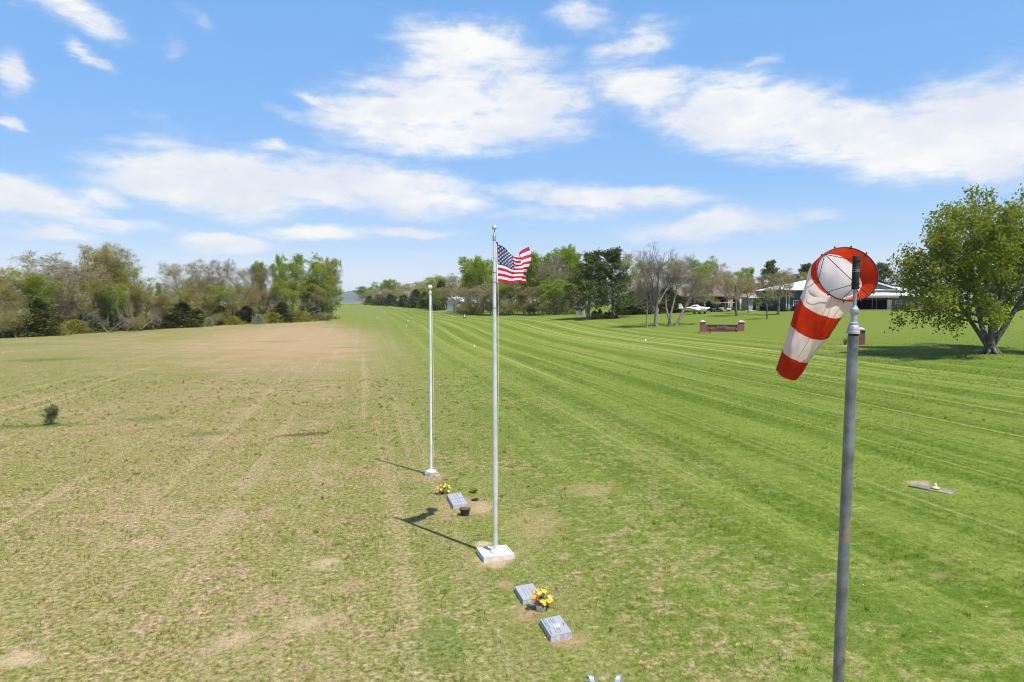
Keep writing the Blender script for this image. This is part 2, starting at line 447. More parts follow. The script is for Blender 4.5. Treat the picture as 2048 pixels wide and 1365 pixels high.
    def spot(c, x, y, rx, ry, colr, amt):
        l = N.n('ShaderNodeVectorMath', {'operation': 'LENGTH'}, i0=N.mapping(pos, (x, y, 0), (0, 0, RUN), (rx, ry, 1e4), 'TEXTURE')).outputs['Value']
        l = N.math('ADD', l, N.math('ADD', N.math('MULTIPLY', N.math('SUBTRACT', sml, .5), 3.0), N.math('MULTIPLY', N.math('SUBTRACT', fin, .5), 1.8)))
        return N.mix(N.smooth(l, 1.15, .3, 0, amt), c, colr)
    for (px, py, rx, ry, c_, a_) in SPOTS:
        p = onG(px, py)
        col = spot(col, p.x, p.y, rx, ry, c_, a_)
    col = N.mix(N.smooth(fin, .28, .52, .75, 0), col, N.mix(1.0, col, (.48, .52, .46), 'MULTIPLY'))  # fine turf grain, with small shade among the blades put into the colour
    col = N.mix(N.smooth(fin, .52, .72, 0, .6), col, N.mix(1.0, col, (1.5, 1.45, 1.4), 'MULTIPLY'))
    col = N.mix(N.smooth(ultra, .50, .72, 0, .6), col, N.mix(1.0, col, (1.8, 1.7, 1.6), 'MULTIPLY'))
    col = N.mix(N.smooth(ultra, .50, .30, 0, .6), col, N.mix(1.0, col, (.55, .58, .5), 'MULTIPLY'))
    N.put(out.inputs[0], col)
    N.put(out.inputs[1], N.math('ADD', N.math('MULTIPLY', fin, .6), N.math('MULTIPLY', sml, .6)))
    return g

SOIL, SAND, RANK = (.30, .20, .115), (.42, .32, .21), (.075, .13, .02)
SPOTS = [(988, 1117, .66, .62, SOIL, .9), (984, 1119, .56, .52, SAND, .8), (965, 1088, .25, .3, SAND, .95), (865, 955, .75, .6, SOIL, .8), (925, 1015, 1.0, 1.5, SOIL, .6), (965, 1012, .5, .9, SAND, .5),
         (1055, 1225, .5, .5, SOIL, .7), (1135, 1285, .45, .3, SOIL, .8), (1010, 1170, .2, .3, SOIL, .7), (600, 871, 1.5, .42, (.075, .05, .022), 1.0), (625, 866, .8, .2, (.075, .05, .022), .9), (1840, 966, .35, .3, SAND, .7),
         (80, 852, 3.2, .7, RANK, .9), (90, 720, 4.5, 3.5, RANK, .75), (20, 690, 9, 5, RANK, .4), (420, 868, 1.4, .8, RANK, .6), (300, 840, 1.5, 1.4, RANK, .5), (870, 1290, .8, 1.2, RANK, .5), (1730, 1200, 2, 2, RANK, .3),
         (1175, 980, 1.0, .9, (.27, .2, .1), .6), (1880, 1152, .3, .2, SOIL, .5), (1310, 897, .2, .2, (.3, .16, .06), .9), (1075, 1045, .8, 1.4, (.30, .22, .11), .5), (650, 1128, .5, .4, SAND, .6), (600, 1250, .4, .4, SAND, .5), (30, 1322, .5, .3, SAND, .7), (470, 1285, .4, .5, SAND, .5), (330, 1120, .4, .3, SAND, .4)]
TURF = turf_group()

def ground_mat():
    m, N, out = new_mat('turf')
    g = N.n('ShaderNodeGroup'); g.node_tree = TURF
    bm = N.n('ShaderNodeBump', None, Strength=.55, Distance=.06, Height=g.outputs[1])
    b = N.n('ShaderNodeBsdfPrincipled', None, Base_Color=g.outputs[0], Roughness=.95, Normal=bm.outputs[0])
    N.put(b.inputs['Specular IOR Level'], .1)
    N.put(out.inputs[0], b.outputs[0]); return m

def blade_mat():
    m, N, out = new_mat('grass_blade')
    g = N.n('ShaderNodeGroup'); g.node_tree = TURF
    a = N.n('ShaderNodeAttribute', {'attribute_name': 'rnd'}).outputs['Fac']
    c = N.mix(1.0, g.outputs[0], N.mix(a, (.75, .85, .6), (2.5, 2.2, 2.0)), 'MULTIPLY')
    d = N.n('ShaderNodeBsdfDiffuse', None, Color=c); t = N.n('ShaderNodeBsdfTranslucent', None, Color=c)
    x = N.n('ShaderNodeMixShader'); N.put(x.inputs[0], .5); N.put(x.inputs[1], d.outputs[0]); N.put(x.inputs[2], t.outputs[0])
    N.put(out.inputs[0], x.outputs[0]); return m

def sinh_axis(lo, hi, n, c):
    a, b = math.asinh(lo / c), math.asinh(hi / c)
    return c * np.sinh(np.linspace(a, b, n))
gx = sinh_axis(-6000, 6000, 261, 25.0); gy = sinh_axis(-400, 9000, 241, 30.0)
XX, YY = np.meshgrid(gx, gy)
zz = ZF(np.stack([XX.ravel(), YY.ravel()], 1))
V = np.stack([XX.ravel(), YY.ravel(), zz], 1)
nx = len(gx); ii = np.arange((len(gy) - 1) * nx).reshape(len(gy) - 1, nx)[:, :-1].ravel()
ground = link(bpy.data.objects.new('ground', np_mesh('ground', V, np.stack([ii, ii + 1, ii + nx + 1, ii + nx], 1), mats=[ground_mat()], smooth=True)))
tag(ground, kind='structure')

KEEP_OUT = []                       # (x, y, radius) where no grass grows through
def grass():
    n = 520000
    t = rng.random(n); d0, d1 = 8.5, 75.0; e = .62
    d = (d0 ** e + t * (d1 ** e - d0 ** e)) ** (1 / e)
    keep = rng.random(n) < np.clip((75 - d) / 40, 0, 1)
    d = d[keep]; a = rng.uniform(R(-41), R(41), len(d))
    x = d * np.tan(a); y = d.copy()
    # tufts: pull part of the blades together round random hearts
    k = rng.random(len(x)) < .45; j = rng.permutation(len(x)); near = np.arange(len(x)); order = np.argsort(np.floor(y * 2) * 1e4 + x)
    heart = np.empty(len(x), int); heart[order] = order[(np.arange(len(x)) // 9) * 9 % len(x)]
    hx, hy = x[heart], y[heart]; far = np.hypot(hx - x, hy - y) > .5
    x = np.where(k & ~far, x * .3 + hx * .7, x); y = np.where(k & ~far, y * .3 + hy * .7, y)
    ok = np.ones(len(x), bool)
    for (cx, cy, r) in KEEP_OUT: ok &= (x - cx) ** 2 + (y - cy) ** 2 > r * r
    for (px, py, rx, ry, c_, a_) in SPOTS:
        if c_ is RANK: continue
        p = onG(px, py); ok &= ((x - p.x) ** 2 + (y - p.y) ** 2 > (.75 * min(rx, ry)) ** 2) | (rng.random(len(x)) < .25)
    x, y = x[ok], y[ok]; dd = np.hypot(x, y); m = len(x)
    z = ZF(np.stack([x, y], 1))
    L = rng.gamma(6, .0062, m) * (dd / 12) ** .35 * (1 + .35 * np.sin(x * .7 + 1.3 * np.sin(y * .45)) * np.sin(y * .6))
    W = .0055 * (dd / 12) ** .75 * rng.uniform(.7, 1.5, m)
    th = rng.uniform(0, 2 * np.pi, m); ph = rng.uniform(0, 2 * np.pi, m); lean = rng.uniform(.5, 2.0, m)
    # ranker tufts standing above the mown sward
    nt = 3600; tx = rng.uniform(-34, 34, nt); ty = 9 + 46 * rng.random(nt) ** 1.5; tk = (np.abs(tx) < ty * .85) & (rng.random(nt) < np.clip((12 - tx * .979 - ty * .2025) / 10, .12, 1)); tx, ty = tx[tk], ty[tk]
    for (cx, cy, r) in KEEP_OUT: tk = (tx - cx) ** 2 + (ty - cy) ** 2 > (r + .1) ** 2; tx, ty = tx[tk], ty[tk]
    nb = 16; bx = np.repeat(tx, nb) + rng.normal(size=len(tx) * nb) * .055; by = np.repeat(ty, nb) + rng.normal(size=len(tx) * nb) * .055
    x = np.concatenate([x, bx]); y = np.concatenate([y, by]); z = np.concatenate([z, ZF(np.stack([bx, by], 1))])
    L = np.concatenate([L, rng.uniform(.06, .15, len(bx)) * np.repeat(rng.uniform(.6, 1.3, len(tx)), nb)]); W = np.concatenate([W, rng.uniform(.004, .009, len(bx)) * (by / 14) ** .6])
    m = len(x); th = rng.uniform(0, 2 * np.pi, m); ph = rng.uniform(0, 2 * np.pi, m); lean = np.concatenate([lean, rng.uniform(.15, 1.1, len(bx))])
    P = np.stack([x, y, z - .004], 1)
    s = np.stack([np.cos(th), np.sin(th), np.zeros(m)], 1) * W[:, None]
    T = P + np.stack([np.cos(ph) * lean, np.sin(ph) * lean, np.ones(m)], 1) / np.sqrt(1 + lean ** 2)[:, None] * L[:, None]
    V = np.empty((m, 3, 3)); V[:, 0] = P - s; V[:, 1] = P + s; V[:, 2] = T
    me = np_mesh('grass', V.reshape(-1, 3), tris=np.arange(m * 3).reshape(-1, 3), mats=[blade_mat()])
    at_ = me.attributes.new('rnd', 'FLOAT', 'POINT'); at_.data.foreach_set('value', np.repeat(np.concatenate([rng.random(m - len(bx)), rng.random(len(bx)) * .8]), 3).astype(np.float32))
    tag(link(bpy.data.objects.new('grass', me)), kind='stuff')

# blue hills far beyond the end of the runway
def hills():
    m, N, out = new_mat('far_wood')
    tc = N.n('ShaderNodeTexCoord').outputs['Object']
    c = N.mix(N.smooth(N.noise(tc, .004, 6, .6), .35, .65), (.045, .062, .030), (.085, .085, .05))
    N.put(out.inputs[0], N.n('ShaderNodeBsdfDiffuse', None, Color=c).outputs[0])
    xs = np.linspace(-2400, 600, 121); ys = np.linspace(5400, 7400, 41)
    A, B = np.meshgrid(xs, ys)
    pk = at(716, 585.5, 6200)
    h = (pk.z + 10) * np.exp(-((A - pk.x - 30) / 270) ** 2) + 62 * np.exp(-((A - pk.x + 420) / 380) ** 2)
    h *= np.exp(-((B - 6250) / 420) ** 2); h += 3 * np.sin(A * .02) * np.sin(B * .013) - 6
    V = np.stack([A.ravel(), B.ravel(), h.ravel()], 1); nx = len(xs)
    i = np.arange((len(ys) - 1) * nx).reshape(len(ys) - 1, nx)[:, :-1].ravel()
    tag(link(bpy.data.objects.new('hills', np_mesh('hills', V, np.stack([i, i+1, i+nx+1, i+nx], 1), mats=[m], smooth=True))), kind='structure')
hills()

def haze():
    """the air between the camera and the far hills"""
    m = bpy.data.materials.new('air'); m.use_nodes = True; t = m.node_tree; t.nodes.clear(); N = NT(t)
    out = N.n('ShaderNodeOutputMaterial')
    pv = N.n('ShaderNodeVolumePrincipled', None, Color=(.80, .88, 1.0), Density=.00008); pv.inputs['Anisotropy'].default_value = .0
    N.t.links.new(pv.outputs[0], out.inputs['Volume'])
    mb = MB(); mb.box((0, 4300, 76), (12600, 9900, 180))
    o = mb.build('haze', m); tag(o, kind='stuff')

def dandelions():
    """yellow dandelion heads dotted in the turf"""
    mb = MB(); r = random.Random(6)
    for k in range(150):
        d = r.uniform(9, 40); x = r.uniform(-.35, .75) * d; z = Z(x, d) + r.uniform(.03, .08); s = r.uniform(.012, .022)
        mb.add([(x + s * math.cos(a), d + s * math.sin(a), z) for a in [i * 1.047 for i in range(6)]] + [(x, d, z + s * .6)], [(i, (i + 1) % 6, 6) for i in range(6)])
    tag(mb.build('dandelions', mat('dandelion_yellow', (.78, .50, .02), .8)), kind='stuff')
# ------------------------------------------------------------------ trees
def unit(v):
    return v / (np.linalg.norm(v) + 1e-9)

def perp(d, g):
    a = g.normal(size=3); a -= d * a.dot(d); return unit(a)

class Tree:
    """a skeleton of tapering limbs that forks, and the places its leaves hang from"""
    def __init__(s, seed): s.g = np.random.default_rng(seed); s.br = []; s.anch = []
    def limb(s, p, d, L, r, lev, P):
        g = s.g; q = P[min(lev, len(P) - 1)]
        n = max(2, int(q.get('seg', 4))); pts = [np.array(p, float)]; rad = [r]; dirs = []
        d = unit(np.array(d, float))
        for i in range(n):
            d = unit(d + g.normal(size=3) * q.get('wob', .12) + np.array([0, 0, q.get('up', .05)]))
            pts.append(pts[-1] + d * L / n); dirs.append(d); rad.append(r * (1 - (1 - q.get('tip', .35)) * (i + 1) / n))
        s.br.append((np.array(pts), np.array(rad), lev))
        if q.get('leaf'):
            for k in range(q['leaf']):
                t = g.uniform(q.get('l0', .35), 1.02) * n; i = min(int(t), n - 1)
                s.anch.append((pts[i] + (pts[i+1] - pts[i]) * (t - i), dirs[i]))
        if lev + 1 < len(P):
            nk = q['kids']; nk = int(nk) + (g.random() < nk % 1)
            rot = g.uniform(0, 6.28)
            for k in range(nk):
                f = q.get('k0', .3) + (1 - q.get('k0', .3)) * (k + g.uniform(.2, .9)) / max(1, nk)
                t = min(f, .999) * n; i = int(t); b = pts[i] + (pts[i+1] - pts[i]) * (t - i)
                dd = dirs[i]; rot += 2.4 + g.normal() * .35
                u = perp(dd, np.random.default_rng(5)); w = np.cross(dd, u)
                side = u * math.cos(rot) + w * math.sin(rot)
                an = R(q.get('ang', 45)) * g.uniform(.75, 1.25)
                nd = dd * math.cos(an) + side * math.sin(an)
                shape = q.get('shape', lambda x: 1 - .55 * x)(f)
                rr = rad[i] + (rad[i+1] - rad[i]) * (t - i)
                s.limb(b, nd, L * q.get('len', .5) * shape * g.uniform(.8, 1.2), rr * q.get('rr', .55), lev + 1, P)
        return s
    def tubes(s, levs):
        V = []; Q = []; b = 0
        for pts, rad, lev in s.br:
            if lev not in levs: continue
            ns = [8, 5, 4, 3, 3][min(lev, 4)]
            t = np.gradient(pts, axis=0); t /= np.linalg.norm(t, axis=1)[:, None] + 1e-9
            ref = np.array([1, .13, .07]) if abs(t[0][0]) < .8 else np.array([.1, 1, .2])
            u = np.cross(t, ref); u /= np.linalg.norm(u, axis=1)[:, None]; w = np.cross(t, u)
            a = np.arange(ns) * 2 * np.pi / ns
            ring = pts[:, None] + (u[:, None] * np.cos(a)[None, :, None] + w[:, None] * np.sin(a)[None, :, None]) * rad[:, None, None]
            V.append(ring.reshape(-1, 3)); m = len(pts)
            i, k = np.meshgrid(np.arange(m - 1), np.arange(ns), indexing='ij'); k2 = (k + 1) % ns
            Q.append((np.stack([i*ns+k, i*ns+k2, (i+1)*ns+k2, (i+1)*ns+k], -1).reshape(-1, 4) + b)); b += m * ns
        return (np.concatenate(V), np.concatenate(Q)) if V else (np.zeros((0, 3)), np.zeros((0, 4), int))
    def leaves(s, per, sig, size, asp=.6, droop=0.0, along=0.0):
        g = s.g; A = np.array([a for a, d in s.anch]); D = np.array([d for a, d in s.anch])
        C = np.repeat(A, per, 0) + g.normal(size=(len(A) * per, 3)) * sig; D = np.repeat(D, per, 0)
        C[:, 2] -= droop * np.abs(g.normal(size=len(C)))
        return cards(g, C, size, asp, D if along else None, along)

def cards(g, C, size, asp=.6, D=None, along=0.0):
    n = len(C); a = g.normal(size=(n, 3))
    if D is not None: a = a * (1 - along) + D * along * 2
    a /= np.linalg.norm(a, axis=1)[:, None]; r = g.normal(size=(n, 3)); b = np.cross(a, r); b /= np.linalg.norm(b, axis=1)[:, None]
    sz = size * g.uniform(.6, 1.35, n)[:, None] * .5
    a *= sz; b *= sz * asp
    V = np.stack([C - a, C + b * .9 - a * .1, C + a, C - b * .9 + a * .1], 1).reshape(-1, 3)      # a small pointed leaf shape
    return V, np.arange(n * 4).reshape(-1, 4)

BARK = {'maple': mat('bark_maple', (.115, .100, .085), .9, var=.35, scale=4, bump=.6, bscale=16, col2=(.22, .20, .17)),
        'grey': mat('bark_grey', (.19, .165, .135), .9, var=.3, scale=3, bump=.5, bscale=14),
        'brown': mat('bark_brown', (.125, .098, .078), .9, var=.3, scale=3, bump=.5, bscale=14),
        'pale': mat('bark_pale', (.25, .22, .19), .9, var=.25, scale=3, bump=.4, bscale=14),
        'twig': mat('bark_twig', (.255, .205, .145), .9, var=.25, scale=1),
        'twig_red': mat('bark_twig_red', (.26, .20, .135), .9, var=.25, scale=1)}
LEAF = {'bright': leaf_mat('leaf_bright', (.235, .325, .022), (.330, .400, .048), .5),
        'green': leaf_mat('leaf_green', (.225, .300, .022), (.330, .375, .046), .5),
        'olive': leaf_mat('leaf_olive', (.290, .295, .042), (.390, .375, .070), .5),
        'ochre': leaf_mat('leaf_ochre', (.400, .325, .040), (.480, .415, .065), .5),
        'palebud': leaf_mat('leaf_palebud', (.320, .300, .095), (.410, .380, .140), .5),
        'tan': leaf_mat('leaf_tan', (.330, .260, .095), (.400, .335, .125), .5),
        'cedar': leaf_mat('leaf_cedar', (.096, .116, .028), (.170, .170, .048), .3),
        'pine': leaf_mat('leaf_pine', (.110, .145, .045), (.185, .200, .066), .3),
        'maple': leaf_mat('leaf_maple', (.235, .275, .030), (.345, .370, .062), .55),
        'cream': leaf_mat('leaf_cream', (.30, .34, .19), (.40, .42, .27))}

PROTO = {}
def reg(kind, tree, leaf, bark, twig='twig', Lf=None, Lw=None, trunk_levs=(0, 1)):
    """Lf: leaf cards, Lw: fine twig cards; heights and widths are measured for later scaling"""
    tv = tree.tubes(trunk_levs); bv = tree.tubes((2, 3, 4))
    if Lw is not None:
        bv = (np.concatenate([bv[0], Lw[0]]), np.concatenate([bv[1], Lw[1] + len(bv[0])]))
    al = np.concatenate([a for a in (tv[0], bv[0], Lf[0] if Lf is not None else None) if a is not None and len(a)])
    p = dict(tv=tv, bv=bv, lf=Lf, leaf=leaf, bark=bark, twig=twig, H=np.percentile(al[:, 2], 98.8),
             W=np.percentile(np.abs(al[:, :2]), 97) * 2)
    p['trunk'] = np_mesh('trunk', *tv, mats=[BARK[bark]], smooth=True)
    p['branches'] = np_mesh('branches', *bv, mats=[BARK[twig]], smooth=False) if len(bv[0]) else None
    p['crown'] = np_mesh('crown', *Lf, mats=[LEAF[leaf]]) if Lf is not None else None
    PROTO.setdefault(kind, []).append(p)

def decid(seed, H=15, k0=.3, ang=42, spread=.40, kids=(12, 6, 5), up=.10, leaf3=2, r0=.16, lean=.06, shape=None):
    g = np.random.default_rng(seed)
    P = [dict(seg=9, wob=.06, up=.12, tip=.22, kids=kids[0], k0=k0, ang=ang, len=spread, rr=.5, shape=shape or (lambda x: .55 + .9 * math.sin(min(1, (x - .05)) * 3.0) * .6)),
         dict(seg=5, wob=.13, up=up, tip=.3, kids=kids[1], k0=.25, ang=42, len=.55, rr=.6),
         dict(seg=3, wob=.18, up=up, tip=.4, kids=kids[2], k0=.2, ang=40, len=.6, rr=.6, leaf=1),
         dict(seg=2, wob=.2, up=up * .5, tip=.5, kids=0, leaf=leaf3)]
    return Tree(seed).limb((0, 0, -.3), (g.normal() * lean, g.normal() * lean, 1), H * .93, r0 * H / 15, 0, P)

def twigs(t, n, L, th):
    g = t.g; A = np.array([a for a, d in t.anch]); D = np.array([d for a, d in t.anch])
    i = g.integers(0, len(A), n); d = D[i] + g.normal(size=(n, 3)) * .45 + np.array([0, 0, .25]); d /= np.linalg.norm(d, axis=1)[:, None]
    l = L * g.uniform(.4, 1.2, n)[:, None]; b = np.cross(d, g.normal(size=(n, 3))); b /= np.linalg.norm(b, axis=1)[:, None]; b *= th / 2
    P = A[i] + g.normal(size=(n, 3)) * .12
    V = np.stack([P - b, P + b, P + d * l + b * .3, P + d * l - b * .3], 1).reshape(-1, 3)
    return V, np.arange(n * 4).reshape(-1, 4)

for s in range(3):
    t = decid(10 + s, k0=.24, spread=.36, kids=(15, 6, 5)); reg('bright', t, 'bright', 'grey', Lf=t.leaves(8, .36, .36))
    t = decid(20 + s, k0=.18, spread=.38, kids=(15, 6, 5)); reg('green', t, 'green', 'grey', Lf=t.leaves(7, .38, .34), Lw=twigs(t, 700, .8, .03))
    t = decid(30 + s, k0=.22, spread=.38, kids=(14, 6, 5)); reg('olive', t, 'olive', 'grey', Lf=t.leaves(6, .38, .30), Lw=twigs(t, 1200, .9, .032))
    t = decid(40 + s, k0=.36, spread=.40, kids=(13, 6, 5), ang=36); reg('ochre', t, 'ochre', 'brown', Lf=t.leaves(6, .34, .28), Lw=twigs(t, 1500, .9, .032))
    t = decid(50 + s, k0=.42, spread=.40, kids=(12, 6, 5), ang=32, up=.16); reg('airy', t, 'palebud', 'grey', Lf=t.leaves(5, .30, .23), Lw=twigs(t, 1200, .9, .030))
    t = decid(60 + s, k0=.28, spread=.42, kids=(14, 7, 5), ang=38, up=.16); reg('bare', t, 'tan', 'pale', 'twig', Lw=twigs(t, 5200, 1.0, .036), Lf=t.leaves(1, .3, .16))
    t = decid(70 + s, k0=.22, spread=.40, kids=(14, 6, 5), ang=42, up=.10); reg('tan', t, 'tan', 'brown', 'twig_red', Lf=t.leaves(5, .36, .24), Lw=twigs(t, 2800, .9, .036))

def cedar(seed, H=5.0, W=2.6, leaf='cedar', n=3400, size=.26, power=.62, base=.02):
    t = Tree(seed); g = t.g
    t.limb((0, 0, -.2), (0, 0, 1), H * .9, .09, 0, [dict(seg=5, wob=.04, up=.1, tip=.2, kids=0)])
    h = g.random(n) ** 1.25 * (1 - base) + base; a = g.uniform(0, 6.28, n)
    lump = 1 + .32 * np.sin(a * 3 + h * 9 + seed) + .24 * np.sin(a * 5 - h * 17 + seed) + .20 * np.sin(h * 31 + a * 2)
    rad = W / 2 * (1 - h) ** power * lump * np.sqrt(g.uniform(.15, 1, n)) + .04
    C = np.stack([rad * np.cos(a), rad * np.sin(a), h * H + g.normal(size=n) * .06], 1)
    D = np.stack([np.cos(a), np.sin(a), np.full(n, .7)], 1)
    return t, cards(g, C, size, .55, D, .5)
for s in range(3):
    t = decid(140 + s, k0=.50, spread=.30, kids=(10, 5, 4), ang=36, up=.14, r0=.10); reg('slim', t, 'tan', 'pale', 'twig_red', Lf=t.leaves(5, .36, .26), Lw=twigs(t, 1500, .9, .036), trunk_levs=(0,))
for s in range(3):
    t, lf = cedar(80 + s); reg('cedar', t, 'cedar', 'brown', Lf=lf, trunk_levs=(0,))
for s in range(2):
    t, lf = cedar(90 + s, 3.2, 4.0, 'olive', 3000, .22, .5); reg('brush', t, 'olive', 'brown', Lf=lf, trunk_levs=(0,))
t, lf = cedar(95, 3.0, 3.6, 'cream', 2600, .2, .5); reg('cream', t, 'cream', 'brown', Lf=lf, trunk_levs=(0,))

def thicket(seed):
    t = Tree(seed); g = t.g
    P = [dict(seg=4, wob=.16, up=.1, tip=.3, kids=6, k0=.15, ang=40, len=.5, rr=.55), dict(seg=3, wob=.2, up=.05, tip=.4, kids=5, k0=.2, ang=42, len=.5, rr=.6, leaf=2), dict(seg=2, wob=.2, up=.05, tip=.5, kids=0, leaf=3)]
    for k in range(9):
        a = g.uniform(0, 6.28); l = g.uniform(.2, 1.0)
        t.limb((g.normal() * .7, g.normal() * .7, -.1), (math.cos(a) * l, math.sin(a) * l, 1), g.uniform(2.2, 4.2), .05, 0, P)
    return t
for s in range(3):
    t = thicket(100 + s); reg('thicket', t, 'olive', 'pale', 'twig', Lw=twigs(t, 1300, .8, .03), Lf=t.leaves(3, .3, .2))

def snag(seed):
    t = Tree(seed); g = t.g
    P = [dict(seg=6, wob=.07, up=-.02, tip=.25, kids=7, k0=.3, ang=38, len=.45, rr=.5), dict(seg=4, wob=.14, up=.02, tip=.3, kids=4, k0=.3, ang=40, len=.5, rr=.6, leaf=2), dict(seg=2, wob=.2, tip=.4, kids=0, leaf=2)]
    for k in range(4):
        t.limb((g.normal() * .5, g.normal() * .4, 0), ((1.0 + g.normal() * .5) * (-1) ** k, g.normal() * .5, .38 + .2 * g.random()), g.uniform(4, 6.5), .09, 0, P)
    return t
for s in range(2):
    t = snag(110 + s); reg('snag', t, 'tan', 'pale', 'twig', Lw=twigs(t, 500, .8, .03))

def pine(seed, H=10.2):
    t = Tree(seed); g = t.g
    t.limb((0, 0, -.3), (g.normal() * .03, 0, 1), H * .97, .2, 0, [dict(seg=9, wob=.03, up=.1, tip=.15, kids=0)])
    tr = t.br[0][0]
    P = [None, dict(seg=5, wob=.09, up=.05, tip=.25, kids=7, k0=.2, ang=48, len=.42, rr=.6, leaf=3, l0=.4), dict(seg=3, wob=.15, up=.10, tip=.4, kids=3, k0=.3, ang=40, len=.5, rr=.6, leaf=3, l0=.3), dict(seg=2, wob=.2, up=.1, tip=.5, kids=0, leaf=2)]
    rot = 0
    for k in range(36):
        h = .20 + .79 * k / 36; rot += 2.4 + g.normal() * .3
        f = h * 9; i = min(int(f), 8); b = tr[i] + (tr[i+1] - tr[i]) * (f - i)
        L = (3.3 * (1 - h) ** .95 + .55) * g.uniform(.7, 1.2) * (.85 if h < .26 else 1)
        t.limb(b, (math.cos(rot), math.sin(rot), -.18 + .5 * h), L, .06 * (1 - h * .6), 1, P)
    return t
for s in range(2):
    t = pine(120 + s); reg('pine', t, 'pine', 'grey', Lf=t.leaves(4, .20, .30, .42, along=.45))

def small_tree(seed, leaf, per, size, flat=False):
    t = Tree(seed); g = t.g
    P = [dict(seg=5, wob=.05, up=.1, tip=.4, kids=9, k0=.42, ang=58 if flat else 46, len=.62, rr=.5), dict(seg=4, wob=.14, up=.10, tip=.3, kids=6, k0=.2, ang=45, len=.5, rr=.6, leaf=2), dict(seg=3, wob=.2, up=.05, tip=.4, kids=4, k0=.2, ang=40, len=.55, leaf=2, rr=.6), dict(seg=2, wob=.2, tip=.5, kids=0, leaf=2)]
    t.limb((0, 0, -.2), (0, 0, 1), 5.0, .13, 0, P)
    reg('lawn_' + leaf + ('_flat' if flat else ''), t, leaf, 'grey', 'twig', Lf=t.leaves(per, .2, size), Lw=twigs(t, 900, .6, .026))
small_tree(130, 'tan', 2, .16); small_tree(131, 'ochre', 2, .15); small_tree(132, 'green', 2, .17, True); small_tree(133, 'olive', 2, .15)

def put_tree(kind, name, label, loc, h, w, cat='tree', group=None, var=None, rz=None, lean=(0, 0)):
    ps = PROTO[kind]; p = ps[(var if var is not None else random.randrange(99)) % len(ps)]
    o = thing(name, label, cat, loc, rz if rz is not None else random.uniform(0, 6.28), group)
    o.rotation_euler[0], o.rotation_euler[1] = lean
    o.scale = (w / p['W'], w / p['W'], h / p['H'])
    for k in ('trunk', 'branches', 'crown'):
        if p[k] is not None: link(bpy.data.objects.new(k, p[k]), o)
    return o

def tree_at(kind, name, label, px, py_top, d, wpx, py_base=None, **kw):
    b = on_ground(px, d)
    top = at(px, py_top, d)
    return put_tree(kind, name, label, b, max(.6, top.z - b.z), wpx * d / FPX, **kw)

